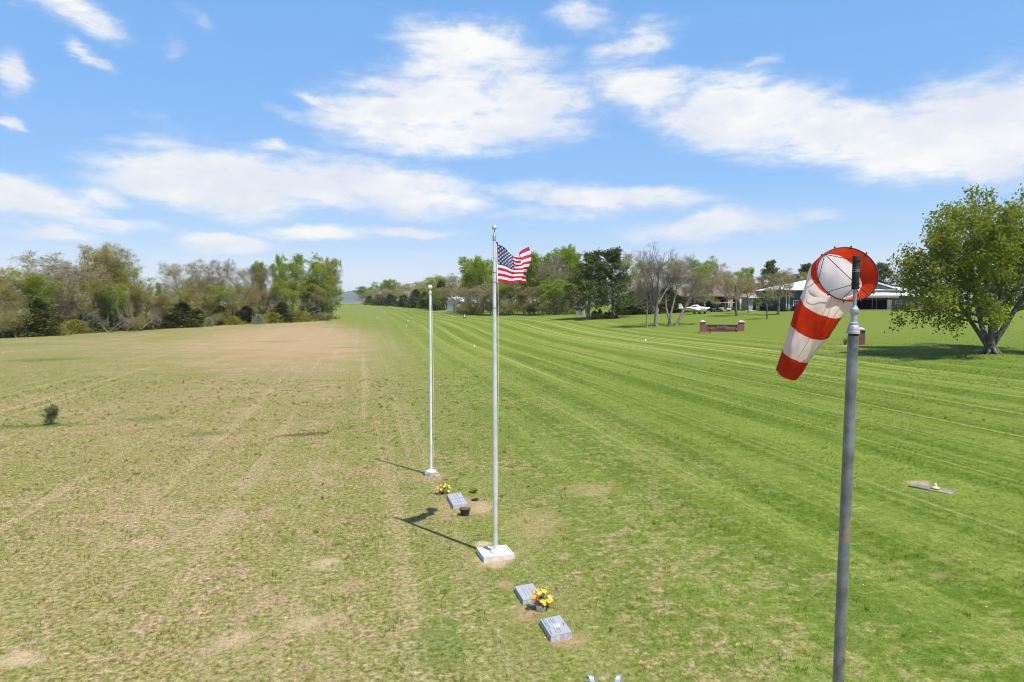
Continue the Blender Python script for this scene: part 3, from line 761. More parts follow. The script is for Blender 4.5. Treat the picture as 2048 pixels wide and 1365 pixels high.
LW, RW, HW = 'trees along the wood left of the runway', 'trees along the wood right of the runway', 'trees behind the houses'
LEFT = [  # kind, x, top y, width, metres away, label
 ('ochre', 2, 535, 75, 128, 'low ochre brown tree at the left edge of the photo, edge of the wood'),
 ('tan', 28, 585, 60, 127, 'short reddish brown tree between the left edge and the round olive tree'),
 ('green', 55, 548, 78, 131, 'round olive green tree, second from the left edge, with dark cedar at its foot'),
 ('airy', 112, 508, 78, 142, 'sparse pale budding tree behind the bare reddish one, left wood'),
 ('bare', 92, 545, 60, 141, 'bare lilac grey tree just right of the round olive green tree'),
 ('bare', 150, 532, 95, 138, 'wide bare tree with pale splayed limbs under the ochre crown'),
 ('ochre', 187, 497, 72, 146, 'tall ochre gold crown left of the tallest airy tree'),
 ('airy', 214, 489, 62, 150, 'tallest airy tree of the left wood, thin stems against the sky'),
 ('airy', 243, 500, 52, 151, 'airy tree on the right shoulder of the tallest left group'),
 ('olive', 170, 560, 60, 137, 'olive tree half way up in front of the ochre gold crown'),
 ('bright', 226, 570, 36, 139, 'small bright green tree in the middle of the left hand clump'),
 ('olive', 276, 533, 50, 148, 'olive green tree on the right end of the left hand clump'),
 ('tan', 292, 575, 46, 145, 'low pinkish tan tree at the right foot of the left hand clump'),
 ('bright', 317, 568, 24, 150, 'slender pale green tree on a white stem in the gap of the left wood'),
 ('airy', 362, 529, 56, 158, 'rounded airy pale tree just right of the gap in the wood'),
 ('olive', 345, 580, 60, 150, 'dull olive tree behind the big dark cedar'),
 ('bare', 388, 543, 40, 160, 'slim bare grey tree left of the narrow ochre topped tree'),
 ('airy', 411, 522, 40, 164, 'narrow tree with ochre green tuft standing above bare neighbours'),
 ('bare', 437, 546, 34, 165, 'small bare tree in the dip left of the spreading bare tree'),
 ('green', 440, 572, 46, 160, 'fresh green low crown under the small bare tree'),
 ('tan', 415, 585, 50, 158, 'brown budding tree under the narrow ochre topped tree'),
 ('bare', 474, 523, 58, 168, 'spreading bare tree with dark trunk, middle of the left wood'),
 ('tan', 503, 534, 44, 172, 'pinkish tan budding tree left of the bright green tuft'),
 ('bright', 519, 527, 28, 174, 'small bright green tuft top above the pinkish tan tree'),
 ('olive', 508, 568, 50, 166, 'yellow green tree with leaning white trunk in the left wood'),
 ('bare', 549, 534, 52, 173, 'dense brown bare tree left of the narrow bright green spire'),
 ('bright', 563, 514, 28, 180, 'narrow bright green spire of the left wood'),
 ('green', 577, 562, 52, 172, 'yellow green tree below the narrow bright green spire'),
 ('bright', 606, 513, 62, 186, 'big green crowned tree with open dark trunk near the wood end'),
 ('ochre', 634, 524, 48, 188, 'ochre crown between the big green crown and the last tall tree'),
 ('bright', 654, 519, 34, 193, 'last tall bright green tree at the right end of the left wood'),
 ('green', 661, 556, 34, 191, 'yellow green edge tree leaning over the runway corner'),
 ('bright', 625, 560, 46, 184, 'lower bright green tree in front of the ochre crown'),
 ('tan', 530, 585, 50, 168, 'brown tree below the dense bare tree, left wood'),
 ('olive', 600, 570, 45, 182, 'olive tree under the big green crowned tree'),
 ('tan', 465, 590, 44, 162, 'low brown tree at the foot of the spreading bare tree'),
 ('bare', 645, 590, 36, 186, 'grey bare tree among the dark trunks at the wood end'),
 ('olive', 250, 565, 55, 143, 'olive tree right of the small bright green tree'),
 ('tan', 120, 590, 60, 134, 'brown thicket tree in front of the sparse pale budding tree'),
 ('tan', 330, 590, 40, 147, 'brown tree between the slender pale tree and the big cedar'),
]
LEFT_LOW = [
 ('cedar', 78, 598, 62, 124, 'dark cedar below the round olive green tree'), ('cedar', 40, 628, 50, 122, 'low dark cedar near the left edge of the wood'),
 ('cedar', 250, 628, 34, 139, 'small dark cedar at the foot of the left hand clump'), ('cedar', 195, 632, 46, 135, 'dark cedar half hidden by fallen pale limbs'),
 ('cedar', 366, 606, 62, 149, 'big dark cedar right of the gap in the left wood'), ('cedar', 338, 632, 40, 146, 'low dark cedar left of the big dark cedar'),
 ('cedar', 396, 618, 34, 154, 'narrow cedar just right of the big dark cedar'), ('cedar', 440, 612, 36, 158, 'pointed dark cedar under the fresh green low crown'),
 ('cedar', 493, 612, 40, 163, 'dark cedar right of the dark trunked bare tree'), ('cedar', 562, 606, 48, 168, 'wide dark cedar under the yellow green trees'),
 ('cedar', 300, 640, 40, 143, 'squat cedar at the field edge in the gap'), ('cedar', 10, 640, 44, 121, 'squat dark cedar cut by the left edge of the photo'),
 ('cedar', 625, 612, 34, 182, 'dark cedar beside the trunks at the wood end'), ('brush', 545, 625, 44, 165, 'olive bush left of the wide dark cedar'),
 ('brush', 600, 622, 50, 171, 'long olive bush below the big green crowned tree'), ('brush', 465, 632, 36, 157, 'low olive bush at the foot of the bare tree'),
 ('brush', 150, 640, 60, 131, 'olive brown brush below the wide bare tree'), ('brush', 110, 645, 44, 127, 'olive brown brush right of the dark cedar'),
 ('cream', 518, 629, 26, 160, 'whitish green flowering bush before the left wood'), ('cream', 418, 636, 22, 152, 'small pale bush between two cedars'),
 ('snag', 150, 596, 110, 132, 'wide splay of pale bare limbs before the wide bare tree'), ('snag', 600, 590, 70, 176, 'pale dead limbs before the big green crowned tree'), ('slim', 318, 588, 30, 146, 'slender pale stem standing in the gap of the wood'), ('slim', 395, 575, 34, 152, 'slim pale trunk right of the big dark cedar'), ('slim', 505, 570, 36, 161, 'white leaning trunk in front of the yellow green tree'), ('slim', 645, 575, 34, 180, 'dark slim trunks at the very end of the left wood'), ('snag', 222, 622, 90, 133, 'tangle of fallen pale limbs before the left hand clump'), ('snag', 283, 600, 70, 139, 'pale dead limbs leaning out right of the cedar'),
 ('thicket', 20, 610, 60, 120, 'bare thicket at the left edge of the field'), ('thicket', 270, 632, 50, 137, 'bare thicket at the right foot of the clump'),
 ('thicket', 650, 625, 36, 178, 'bare thicket under the last trees of the left wood'), ('thicket', 426, 622, 40, 155, 'bare thicket between cedars under the brown tree'),
]
RIGHT = [
 ('bright', 737, 574, 24, 560, 'farthest green tree where the right wood ends'), ('tan', 729, 588, 18, 540, 'small tan bush tree at the far tip of the right wood'),
 ('green', 760, 566, 36, 500, 'green tree second from the far end of the right wood'), ('bright', 785, 560, 34, 470, 'bright domed tree standing above the far right wood'),
 ('tan', 803, 572, 38, 440, 'tan tree right of the bright domed far tree'), ('olive', 822, 565, 40, 400, 'olive tree left of the rear flagpole ball'),
 ('tan', 770, 580, 36, 455, 'brown tree in front of the far green trees'), ('tan', 845, 572, 34, 360, 'tan tree just behind the rear flagpole top'),
 ('airy', 852, 562, 34, 365, 'pale budding tree above the rear flagpole'), ('airy', 878, 549, 44, 325, 'pale budding tree left of the barn'),
 ('green', 887, 556, 38, 300, 'olive green tree over the dark cedar beside the barn'), ('tan', 908, 555, 34, 300, 'brown tree right above the barn roof'),
 ('olive', 922, 565, 36, 256, 'olive tree hiding the right half of the barn'), ('slim', 893, 575, 24, 262, 'slim pale trunked tree at the left corner of the barn'), ('green', 872, 578, 26, 285, 'low green tree over the lane left of the barn'),
 ('bright', 938, 522, 46, 252, 'bright green tree with notched top behind the barn'), ('bright', 958, 516, 40, 240, 'tallest fresh green tree left of the flag'),
 ('green', 978, 522, 40, 232, 'green tree directly left of the front flagpole'), ('tan', 928, 575, 40, 232, 'tan tree right of the barn'),
 ('bare', 962, 572, 46, 216, 'grey bare tree between barn and front flagpole'), ('olive', 995, 545, 44, 214, 'olive tree behind the front flagpole'),
 ('ochre', 1020, 550, 44, 203, 'ochre tree below the flag'), ('green', 1048, 545, 44, 196, 'green tree just right below the flag'),
 ('bright', 1068, 517, 36, 196, 'bright green tree directly right of the flag'), ('bright', 1086, 508, 40, 190, 'broad bright green crown right of the flag'),
 ('bare', 1104, 514, 44, 178, 'grey leafless crown with vines left of the pines'), ('bright', 1123, 500, 36, 185, 'bright green crown left of the tallest green spire'),
 ('bright', 1144, 494, 38, 188, 'tallest green spire behind the left pine'), ('bright', 1112, 560, 44, 168, 'low fresh green tree at the forest foot left of the pines'),
 ('slim', 1008, 575, 50, 200, 'brown budding tree behind the front flagpole foot of wood'), ('slim', 1045, 575, 50, 186, 'brown slender stemmed tree under the green crowns'),
 ('slim', 1075, 572, 44, 178, 'olive tree with thin stems left of the grey crown'), ('slim', 1135, 575, 40, 165, 'brown tree behind the left pine'),
 ('slim', 980, 580, 44, 210, 'brown tree near the small marker post'), ('bright', 1162, 540, 30, 180, 'green tree showing between the two pines'),
]
RIGHT_LOW = [
 ('cedar', 740, 592, 22, 520, 'dark cedar at the far tip of the right wood'), ('cedar', 758, 590, 26, 480, 'dark cedar under the far green trees'), ('cedar', 782, 588, 30, 440, 'dark cedar under the bright domed tree'),
 ('cedar', 808, 590, 30, 400, 'dark cedar right of the far tan tree'), ('cedar', 832, 580, 32, 355, 'tall dark cedar left of the rear flagpole'), ('cedar', 850, 584, 26, 335, 'dark cedar behind the rear flagpole'),
 ('cedar', 882, 562, 34, 292, 'tall dark cedar beside the barn'), ('cedar', 936, 600, 20, 226, 'small dark cedar right of the barn'), ('brush', 870, 600, 26, 300, 'olive bush at the lane left of the barn'),
 ('thicket', 925, 605, 34, 224, 'bare thicket at the wood foot right of the barn'), ('thicket', 950, 600, 44, 214, 'bare thicket left of the front flagpole'), ('thicket', 985, 600, 44, 203, 'bare thicket behind the front flagpole'),
 ('thicket', 1025, 600, 44, 190, 'bare thicket right of the front flagpole'), ('thicket', 1062, 600, 44, 180, 'bare thicket under the olive tree'), ('thicket', 1100, 598, 44, 169, 'bare thicket under the grey leafless crown'),
 ('thicket', 1160, 598, 40, 160, 'bare thicket between the pine trunks'), ('brush', 948, 616, 34, 218, 'olive brush at the wood foot by the small post'), ('brush', 1006, 612, 40, 197, 'olive brush at the wood foot right of the flagpole'),
]
BACK = [
 ('olive', 1256, 512, 56, 160, 'olive tan tree right behind the two pines'), ('tan', 1285, 525, 60, 164, 'brown tree behind the bare lawn trees'), ('olive', 1335, 518, 60, 170, 'olive tree behind the forked bare tree'),
 ('green', 1392, 522, 56, 185, 'green tree behind the brown roofed house'), ('olive', 1420, 518, 52, 190, 'olive crown over the brown roofed house'), ('tan', 1440, 530, 50, 186, 'brown tree over the right half of the brown roof'),
 ('airy', 1365, 530, 50, 185, 'pale tree behind the upper window of the brown house'), ('bright', 1497, 537, 34, 205, 'bright green dome between the houses'), ('green', 1480, 545, 36, 200, 'green tree left of the bright green dome'),
 ('pine', 1535, 524, 40, 190, 'tall dark pine between the houses'), ('tan', 1520, 552, 46, 186, 'pinkish brown tree below the tall dark pine'), ('tan', 1566, 540, 50, 186, 'pinkish bare tree left of the windsock'),
 ('pine', 1604, 530, 42, 196, 'dark pine behind the white roof left of the windsock'), ('ochre', 1610, 545, 30, 190, 'small yellow tree before the dark pine'), ('olive', 1585, 548, 48, 186, 'olive brown tree behind the white roof'),
 ('pine', 1770, 528, 44, 196, 'dark pine just right of the windsock ring'), ('bare', 1795, 535, 54, 196, 'bare tree right of the dark pine behind the roof'), ('olive', 1840, 540, 60, 190, 'olive tree behind the big maple, left part'),
 ('green', 1900, 535, 70, 190, 'green tree behind the big maple'), ('olive', 1960, 530, 70, 190, 'olive tree behind the middle of the big maple'), ('tan', 2020, 535, 70, 188, 'brown tree behind the right part of the big maple'),
 ('green', 2075, 530, 80, 190, 'green tree beyond the right edge behind the big maple'), ('olive', 1700, 545, 60, 196, 'olive tree behind the white roof and the windsock'), ('green', 1650, 545, 50, 198, 'green tree behind the white roof ridge'),
 ('cedar', 1265, 585, 50, 146, 'dark cedar mass right of the pines'), ('cedar', 1300, 580, 44, 148, 'dark cedar behind the thin bare trunk'), ('cedar', 1335, 575, 48, 150, 'dark cedar between the forked bare stems'),
 ('cedar', 1356, 592, 34, 150, 'dark cedar left of the white aeroplane'), ('cedar', 1244, 592, 34, 146, 'dark cedar directly behind the right pine'), ('tan', 1270, 560, 40, 152, 'brown tree in front of the olive tan tree'),
 ('tan', 1320, 560, 40, 154, 'brown tree seen through the forked bare tree'), ('tan', 1455, 548, 44, 175, 'brown budding tree over the stone pier'),
 ('airy', 1388, 545, 40, 150, 'pale budding tree in front of the left half of the brown roof'), ('olive', 1412, 560, 36, 151, 'olive budding tree in front of the middle of the brown roof'), ('airy', 1448, 552, 40, 152, 'pale brown budding tree in front of the right half of the brown roof'),
]
random.seed(3)
for k, x, ty, w, d, lab in LEFT: tree_at(k, {'bare': 'bare_tree'}.get(k, 'woodland_tree'), lab, x, ty, d, w * 1.38, group=LW)
for k, x, ty, w, d, lab in RIGHT: tree_at(k, {'bare': 'bare_tree'}.get(k, 'woodland_tree'), lab, x, ty, d, w * 1.7, group=RW)
for k, x, ty, w, d, lab in BACK: tree_at(k, {'bare': 'bare_tree', 'cedar': 'cedar_tree', 'pine': 'pine_tree'}.get(k, 'woodland_tree'), lab, x, ty, d, w * 1.3, group=HW)
LOWN = {'cedar': ('cedar_tree', 'tree'), 'brush': ('bush', 'bush'), 'cream': ('bush', 'bush'), 'thicket': ('thicket_bush', 'bush'), 'snag': ('dead_tree', 'dead tree'), 'slim': ('woodland_tree', 'tree')}
for lst, gname in ((LEFT_LOW, 'low growth along the left wood'), (RIGHT_LOW, 'low growth along the right wood')):
    for k, x, ty, w, d, lab in lst:
        nm, ct = LOWN[k]; tree_at(k, nm, lab, x, ty, d, w * 1.1, cat=ct, group=gname, rz=(random.uniform(-.4, .4) if k == 'snag' else None))

# two pines on the lawn with shrubs in their mulch bed
PB = on_ground(1200, 133)
tree_at('pine', 'pine_tree', 'left of the two dark pines on the lawn, pale trunk bare below', 1176, 506, 133, 92, group='two pines on the lawn', var=0, rz=.4)
tree_at('pine', 'pine_tree', 'right of the two dark pines on the lawn, trunk among shrubs', 1226, 502, 135, 90, group='two pines on the lawn', var=1, rz=2.4)
for x, ty, w, lab in ((1189, 622, 16, 'leftmost dark shrub in the bed under the pines'), (1200, 619, 12, 'narrow upright shrub in the bed under the pines'), (1212, 625, 14, 'low dark shrub before the right pine trunk'),
                      (1219, 624, 9, 'small shrub touching the right pine trunk'), (1232, 628, 8, 'small pale shrub right of the right pine trunk')):
    tree_at('cedar', 'bush', lab, x, ty, 131, w * 1.3, cat='bush', group='shrubs in the pine bed')
mb = MB()
for i in range(28):
    a = 2 * math.pi * i / 28; x = PB.x + .6 + 6.0 * math.cos(a) * (1 + .12 * math.sin(3 * a)); y = 132.6 + 3.0 * math.sin(a)
    mb.v.append((x, y, Z(x, y) + .012))
cx_, cy_ = PB.x + .6, 132.6; mb.v.append((cx_, cy_, Z(cx_, cy_) + .06))
for i in range(28): mb.f.append([i, (i + 1) % 28, 28]); mb.m.append(0); mb.s.append(True)
tag(mb.build('mulch_bed', mat('mulch', (.16, .085, .055), .95, var=.3, scale=9, bump=.6)), kind='structure')

# bare lawn trees: the forked group by the brick sign
def lawn_bare(label, px, d, stems, seed, name='bare_tree', leaf=0):
    b = on_ground(px, d); t = Tree(seed)
    P = [dict(seg=6, wob=.06, up=.05, tip=.45, kids=6, k0=.45, ang=36, len=.62, rr=.62, shape=lambda x: 1.25 - .5 * x),
         dict(seg=5, wob=.12, up=.07, tip=.3, kids=6, k0=.3, ang=36, len=.52, rr=.6),
         dict(seg=4, wob=.16, up=.05, tip=.3, kids=5, k0=.25, ang=38, len=.55, rr=.6, leaf=1),
         dict(seg=3, wob=.2, up=.03, tip=.4, kids=3, k0=.2, ang=36, len=.6, rr=.6, leaf=2),
         dict(seg=2, wob=.2, up=.02, tip=.5, kids=0, leaf=1)]
    for st in stems:
        (ox, dirv, L, r), z0 = st[:4], (st[4] if len(st) > 4 else -.2)
        t.limb((ox, 0, z0), dirv, L, r, 0, P if L > 3.3 else [dict(seg=4, wob=.03, tip=.85, kids=0)])
    o = thing(name, label, 'tree', b, 0, 'bare trees by the brick sign wall')
    link(bpy.data.objects.new('trunk', np_mesh('trunk', *t.tubes((0, 1)), mats=[BARK['pale']], smooth=True)), o)
    bv = t.tubes((2, 3, 4)); tw = twigs(t, 3000, .7, .022)
    link(bpy.data.objects.new('branches', np_mesh('branches', np.concatenate([bv[0], tw[0]]), np.concatenate([bv[1], tw[1] + len(bv[0])]), mats=[BARK['grey']])), o)
    if leaf: link(bpy.data.objects.new('crown', np_mesh('crown', *t.leaves(leaf, .16, .13), mats=[LEAF['olive']])), o)
    return o
lawn_bare('thin bare tree, leftmost of the group by the brick sign', 1293, 108, [(0, (-.05, 0, 1), 4.9, .16)], 201)
lawn_bare('tallest bare tree of the group, vase shaped crown on a stout pale trunk', 1311, 108, [(0, (.0, .0, 1), 3.2, .36), (-.05, (-.46, .05, 1), 6.6, .2, 2.3), (.08, (.16, -.08, 1), 7.0, .23, 2.8), (.05, (.62, .2, 1), 5.8, .15, 3.1), (-.02, (-.12, .4, 1), 6.4, .14, 3.0)], 202)
lawn_bare('twin stemmed bare tree between the stout trunk and the leaning one', 1338, 109, [(0, (.05, 0, 1), 1.4, .26), (-.05, (-.12, 0, 1), 6.0, .16, 1.1), (.1, (.24, .1, 1), 6.9, .18, 1.1)], 203)
lawn_bare('leaning grey tree, rightmost of the group, long limb to the right', 1351, 108, [(0, (.46, 0, 1), 6.3, .27)], 204, leaf=2)

# young trees on the lawn before the houses
tree_at('lawn_tan', 'lawn_tree', 'brown budding lawn tree left of the small green one, before the carts', 1473, 556, 125, 62, group='young trees on the house lawn', rz=1)
tree_at('lawn_ochre', 'lawn_tree', 'slim budding lawn tree standing behind the others near the carport', 1497, 555, 134, 42, group='young trees on the house lawn', rz=2)
tree_at('lawn_green_flat', 'lawn_tree', 'small flat topped green lawn tree in front of the carport', 1534, 578, 112, 44, group='young trees on the house lawn', rz=3)
tree_at('lawn_tan', 'lawn_tree', 'wide pinkish brown lawn tree left of the slate house', 1556, 553, 124, 70, group='young trees on the house lawn', rz=4)
tree_at('lawn_olive', 'lawn_tree', 'small olive tree before the brown roofed house', 1407, 588, 146, 30, group='young trees on the house lawn', rz=4)
tree_at('lawn_green_flat', 'lawn_tree', 'low green tree beside the white aeroplane before the brown house', 1432, 600, 148, 26, group='young trees on the house lawn', rz=5)

# the big maple on the right
def maple():
    b = on_ground(1980, 52); t = Tree(333)
    P = [dict(seg=6, wob=.07, up=.06, tip=.4, kids=7, k0=.34, ang=44, len=.62, rr=.58, shape=lambda x: 1.2 - .45 * x),
         dict(seg=5, wob=.13, up=.04, tip=.3, kids=7, k0=.22, ang=42, len=.52, rr=.58),
         dict(seg=4, wob=.17, up=.04, tip=.3, kids=6, k0=.2, ang=42, len=.55, rr=.6, leaf=2),
         dict(seg=3, wob=.2, up=.06, tip=.4, kids=0, leaf=6, l0=.15)]
    t.limb((0, 0, -.3), (0, 0, 1), 1.5, .40, 0, [dict(seg=3, wob=.02, tip=.85, kids=0)])
    for (dx, dy, L, r) in ((-.60, .1, 7.0, .17), (-.28, -.35, 8.0, .19), (-.05, .4, 8.6, .20), (.34, -.1, 8.2, .20), (.12, -.1, 8.6, .17), (.7, .5, 6.6, .15)):
        t.limb((dx * .5, dy * .5, .7), (dx, dy, 1), L, r, 0, P)
    for (dx, dy, h, L) in ((-1.0, -.2, 2.2, 5.4), (-.9, .6, 2.8, 5.4), (-1, -.5, 3.2, 5.6), (-.7, -.9, 2.6, 4.0), (.9, -.4, 2.6, 4.4), (.8, .7, 3.0, 4.6), (-1, .1, 3.8, 5.4), (1, .1, 4, 5.2)):
        t.limb((dx * .35, dy * .35, h), (dx, dy, .22), L, .10, 1, [None, dict(P[1], up=-.045), P[2], P[3]])
    o = thing('maple_tree', 'big round green maple forking into several trunks on the lawn at the right', 'tree', b)
    link(bpy.data.objects.new('trunk', np_mesh('trunk', *t.tubes((0, 1)), mats=[BARK['maple']], smooth=True)), o)
    link(bpy.data.objects.new('branches', np_mesh('branches', *t.tubes((2, 3, 4)), mats=[BARK['brown']])), o)
    lf = t.leaves(3, .26, .23, .6)
    link(bpy.data.objects.new('crown', np_mesh('crown', *lf, mats=[LEAF['maple']])), o)
    # roots flaring at the foot
    m = MB()
    for k in range(7):
        a = k * .9 + .3
        m.tube([(math.cos(a)*.25, math.sin(a)*.25, .45), (math.cos(a)*.5, math.sin(a)*.5, .12), (math.cos(a)*.95, math.sin(a)*.95, -.08)], [.17, .13, .05], 7)
    m.build('root_flare', BARK['maple'], o)
    tree_at('brush', 'bush', 'tiny yellowish shrub left of the maple trunk', 1921, 708, 50.5, 14, cat='bush')
maple()

# the mass of the woods behind the trees that can be told apart
def wood_mass(name, spots):
    Vs, Qs, Ms, mats, key, b = [], [], [], [], {}, 0
    g = np.random.default_rng(5)
    def mi(m):
        if m.name not in key: key[m.name] = len(mats); mats.append(m)
        return key[m.name]
    for (x, y, z, h, w, kind) in spots:
        p = PROTO[kind][g.integers(0, len(PROTO[kind]))]; a = g.uniform(0, 6.28)
        for part, m in ((p['tv'], BARK[p['bark']]), (p['bv'], BARK[p['twig']]), (p['lf'], LEAF[p['leaf']])):
            if part is None or not len(part[0]): continue
            v, q = part
            if part is p['lf']: q = q[::2]
            if part is p['bv']: q = q[::2]
            s, c = math.sin(a), math.cos(a)
            xx = (v[:, 0] * c - v[:, 1] * s) * w / p['W'] + x; yy = (v[:, 0] * s + v[:, 1] * c) * w / p['W'] + y
            Vs.append(np.stack([xx, yy, v[:, 2] * h / p['H'] + z], 1)); Qs.append(q + b); Ms.append(np.full(len(q), mi(m))); b += len(v)
    o = link(bpy.data.objects.new(name, np_mesh(name, np.concatenate(Vs), np.concatenate(Qs), mats=mats, mi=np.concatenate(Ms))))
    return tag(o, kind='stuff')
g5 = np.random.default_rng(12)
def fill(lo, hi, n, depth, top, kinds):
    """trees in the thick of a wood between two bearings, behind the edge trees"""
    out = []
    for k in range(n):
        t = (k + g5.random()) / n
        px = lo[0] + (hi[0] - lo[0]) * t; d = lo[1] + (hi[1] - lo[1]) * t + g5.uniform(6, depth)
        p = on_ground(px, d); tp = at(px, top(px) + g5.uniform(4, 40), d)
        out.append((p.x, p.y, p.z, max(2.5, tp.z - p.z), g5.uniform(4.5, 7.5), kinds[g5.integers(0, len(kinds))]))
    return out
KW = ['tan', 'slim', 'olive', 'olive', 'green', 'airy', 'ochre', 'green']
ltop = lambda x: np.interp(x, [-80, 40, 120, 210, 260, 305, 360, 420, 500, 560, 610, 668], [540, 560, 530, 510, 525, 585, 548, 545, 550, 545, 535, 530])
rtop = lambda x: np.interp(x, [730, 785, 850, 900, 940, 960, 1040, 1080, 1150], [580, 568, 570, 562, 535, 530, 540, 525, 520])
wood_mass('woodland', fill((-90, 124), (660, 194), 62, 30, ltop, KW) + fill((-90, 122), (650, 186), 80, 9, lambda x: ltop(x) + 62, ['thicket', 'brush', 'cedar', 'thicket', 'tan', 'olive']))
wood_mass('woodland', fill((735, 560), (1175, 158), 64, 40, lambda x: rtop(x) - 14, KW + ['green', 'bright', 'olive']) + fill((745, 540), (1165, 160), 90, 12, lambda x: np.interp(x, [740, 900, 1165], [588, 586, 565]), ['thicket', 'tan', 'brush', 'slim', 'slim', 'olive', 'green']))
wood_mass('woodland', fill((1190, 205), (2120, 205), 44, 30, lambda x: np.interp(x, [1200, 1240, 1420, 1480, 1600, 2100], [535, 530, 530, 552, 552, 540]), KW))
wood_mass('woodland', fill((640, 900), (800, 900), 34, 120, lambda x: 596, ['tan', 'bare', 'olive', 'green', 'tan']))
# ------------------------------------------------------------------ things on the field
M_ALU = mat('brushed_aluminium', (.76, .77, .79), .4, .5, var=.10, scale=2.2, bump=.05)
M_PALEALU = mat('weathered_aluminium', (.76, .76, .77), .5, .25, var=.12, scale=1.6)
M_GALV = mat('galvanised_steel', (.30, .32, .34), .5, .55, var=.22, scale=9, bump=.12, bscale=60)
M_CAST = mat('cast_fitting', (.40, .41, .45), .55, .35, var=.15, scale=14, bump=.2, bscale=70)
M_PIPE = mat('weathered_pipe', (.21, .225, .245), .5, .5, var=.25, scale=5, bump=.15, bscale=60, col2=(.33, .255, .165))
M_BLACK = mat('black_plastic', (.012, .012, .014), .45, var=.2)
M_WIRE = mat('black_wire', (.018, .018, .028), .45, .2, var=.2)
M_ROPE = mat('white_rope', (.62, .60, .54), .9, var=.1, scale=30)
M_CONC = mat('pale_concrete', (.58, .55, .52), .85, var=.10, scale=5, bump=.3, bscale=50)
M_CONC2 = mat('grey_concrete', (.30, .27, .25), .9, var=.2, scale=4, bump=.35, bscale=40, col2=(.40, .36, .31))
M_GRAN = mat('grey_granite', (.34, .345, .37), .5, var=.14, scale=60, bump=.05, bscale=90, spec=.5)
M_GRANR = mat('rough_granite', (.42, .41, .42), .9, var=.2, scale=25, bump=.8, bscale=30)
M_CUT = mat('engraved_letters', (.10, .10, .115), .8, var=.1)
M_WHITE = mat('white_paint', (.80, .80, .79), .45, var=.06, scale=3)

# --- windsock mast
W_D = 5.75
w0 = at(1676.5, 1365, W_D); w1 = at(1706.2, 676, W_D); wa = (w1 - w0).normalized()
wb = w0 - wa * ((w0.z - Z(w0.x, w0.y) + .3) / wa.z)
mast = thing('windsock_mast', 'tall weathered steel pipe mast with black swivel head, holding the windsock', 'mast', (wb.x, wb.y, Z(wb.x, wb.y)))
def W(py, px=None):
    """point of the mast's axis at that height in the photograph"""
    lo, hi = -2.0, 9.0
    for _ in range(50):
        m = (lo + hi) / 2; p = w0 + wa * m; q = p - CAM
        yy = CY - FPX * ((q.z * cp + q.y * sp) / (q.y * cp - q.z * sp))
        if yy > py: lo = m
        else: hi = m
    return w0 + wa * lo
PXM = W_D / FPX
L0 = mast.location
def stack(name, m, rows, n=28):
    """rows of (photo y, diameter in photo pixels), top first"""
    mb = MB(); base = W(rows[-1][0]); prof = [(d * PXM / 2, (W(y) - base).length) for y, d in reversed(rows)]
    mb.lathe(prof, n, 0, base - L0, wa); return mb.build(name, m, mast)
mb = MB(); mb.tube([wb - L0, W(900) - L0, W(672) - L0], [11.4 * PXM, 10.6 * PXM, 10.1 * PXM], 32); mb.build('pipe', M_PIPE, mast)
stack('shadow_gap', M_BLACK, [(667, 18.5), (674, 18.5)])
stack('reducer', M_CAST, [(645, 13), (646, 17), (649.5, 17), (650, 16), (653, 20), (658, 22.5), (663, 23.5), (663.5, 25), (667.5, 25), (668, 21)])
stack('nipple', M_CAST, [(629, 12.4), (646, 12.4)])
stack('coupling', M_CAST, [(612, 9.5), (613.5, 11.5), (615.5, 11.5), (617, 15.5), (618.5, 16.8), (626, 16.8), (627.5, 15), (628.5, 13.2), (631, 13.2)])
stack('rod', M_GALV, [(570, 7), (613, 7)])
sp_ = stack('swivel_head', mat('black_foam', (.020, .020, .023), .7, var=.15, bump=.2, bscale=80), [(511.5, 9), (512.2, 13), (514, 14.2), (578, 14.2), (579, 13.4)])
mb = MB()
for y in (537, 540.6, 544.4):
    mb.lathe([(7.2 * PXM, 0), (7.25 * PXM, .003 if y > 538 else .0022)], 28, 0, W(y) - L0, wa)
o = mb.build('ring_band', mat('grey_band', (.35, .35, .36), .5), sp_)
mb = MB()
for k in range(7):
    a = math.pi * 1.5 + (k - 3) * .17
    c = W(542.4) - L0
    mb.box((c.x + math.cos(a) * 7.2 * PXM, c.y + math.sin(a) * 7.2 * PXM, c.z), (.003, .0015, .004))
mb.build('label_print', mat('print_grey', (.4, .4, .4), .6), sp_)

# --- the windsock
def Cc(px, py, d, rp): return at(px, py, d), rp * d / FPX
SOCKP = [Cc(1694.5, 548.5, 5.86, 58.2), Cc(1671, 552.5, 5.96, 49.5), Cc(1663, 578, 6.06, 51.5), Cc(1643, 612, 6.16, 43.2), Cc(1631, 636, 6.22, 40.2), Cc(1618.5, 660.7, 6.28, 36.8),
         Cc(1606, 685, 6.34, 32.5), Cc(1592.7, 710, 6.40, 28.3), Cc(1582.5, 731, 6.45, 25.3), Cc(1573.6, 748.5, 6.49, 22.3)]
SOCKB = [0, 1, 3, 5, 7, 9]            # hem, white, red, white, red
sock = thing('windsock', 'red and white striped fabric windsock drooping from a wire hoop', 'windsock', W(575))
S0 = sock.location
ctr = [p - S0 for p, r in SOCKP]; rads = [r for p, r in SOCKP]
vr = ray(1694.5, 548.5).normalized()
right = Vector((1, 0, 0)); upv = vr.cross(right).normalized() * -1
if upv.z < 0: upv = -upv
a0 = (vr * .885 + (right * -.64 + upv * -.77) * .465).normalized()
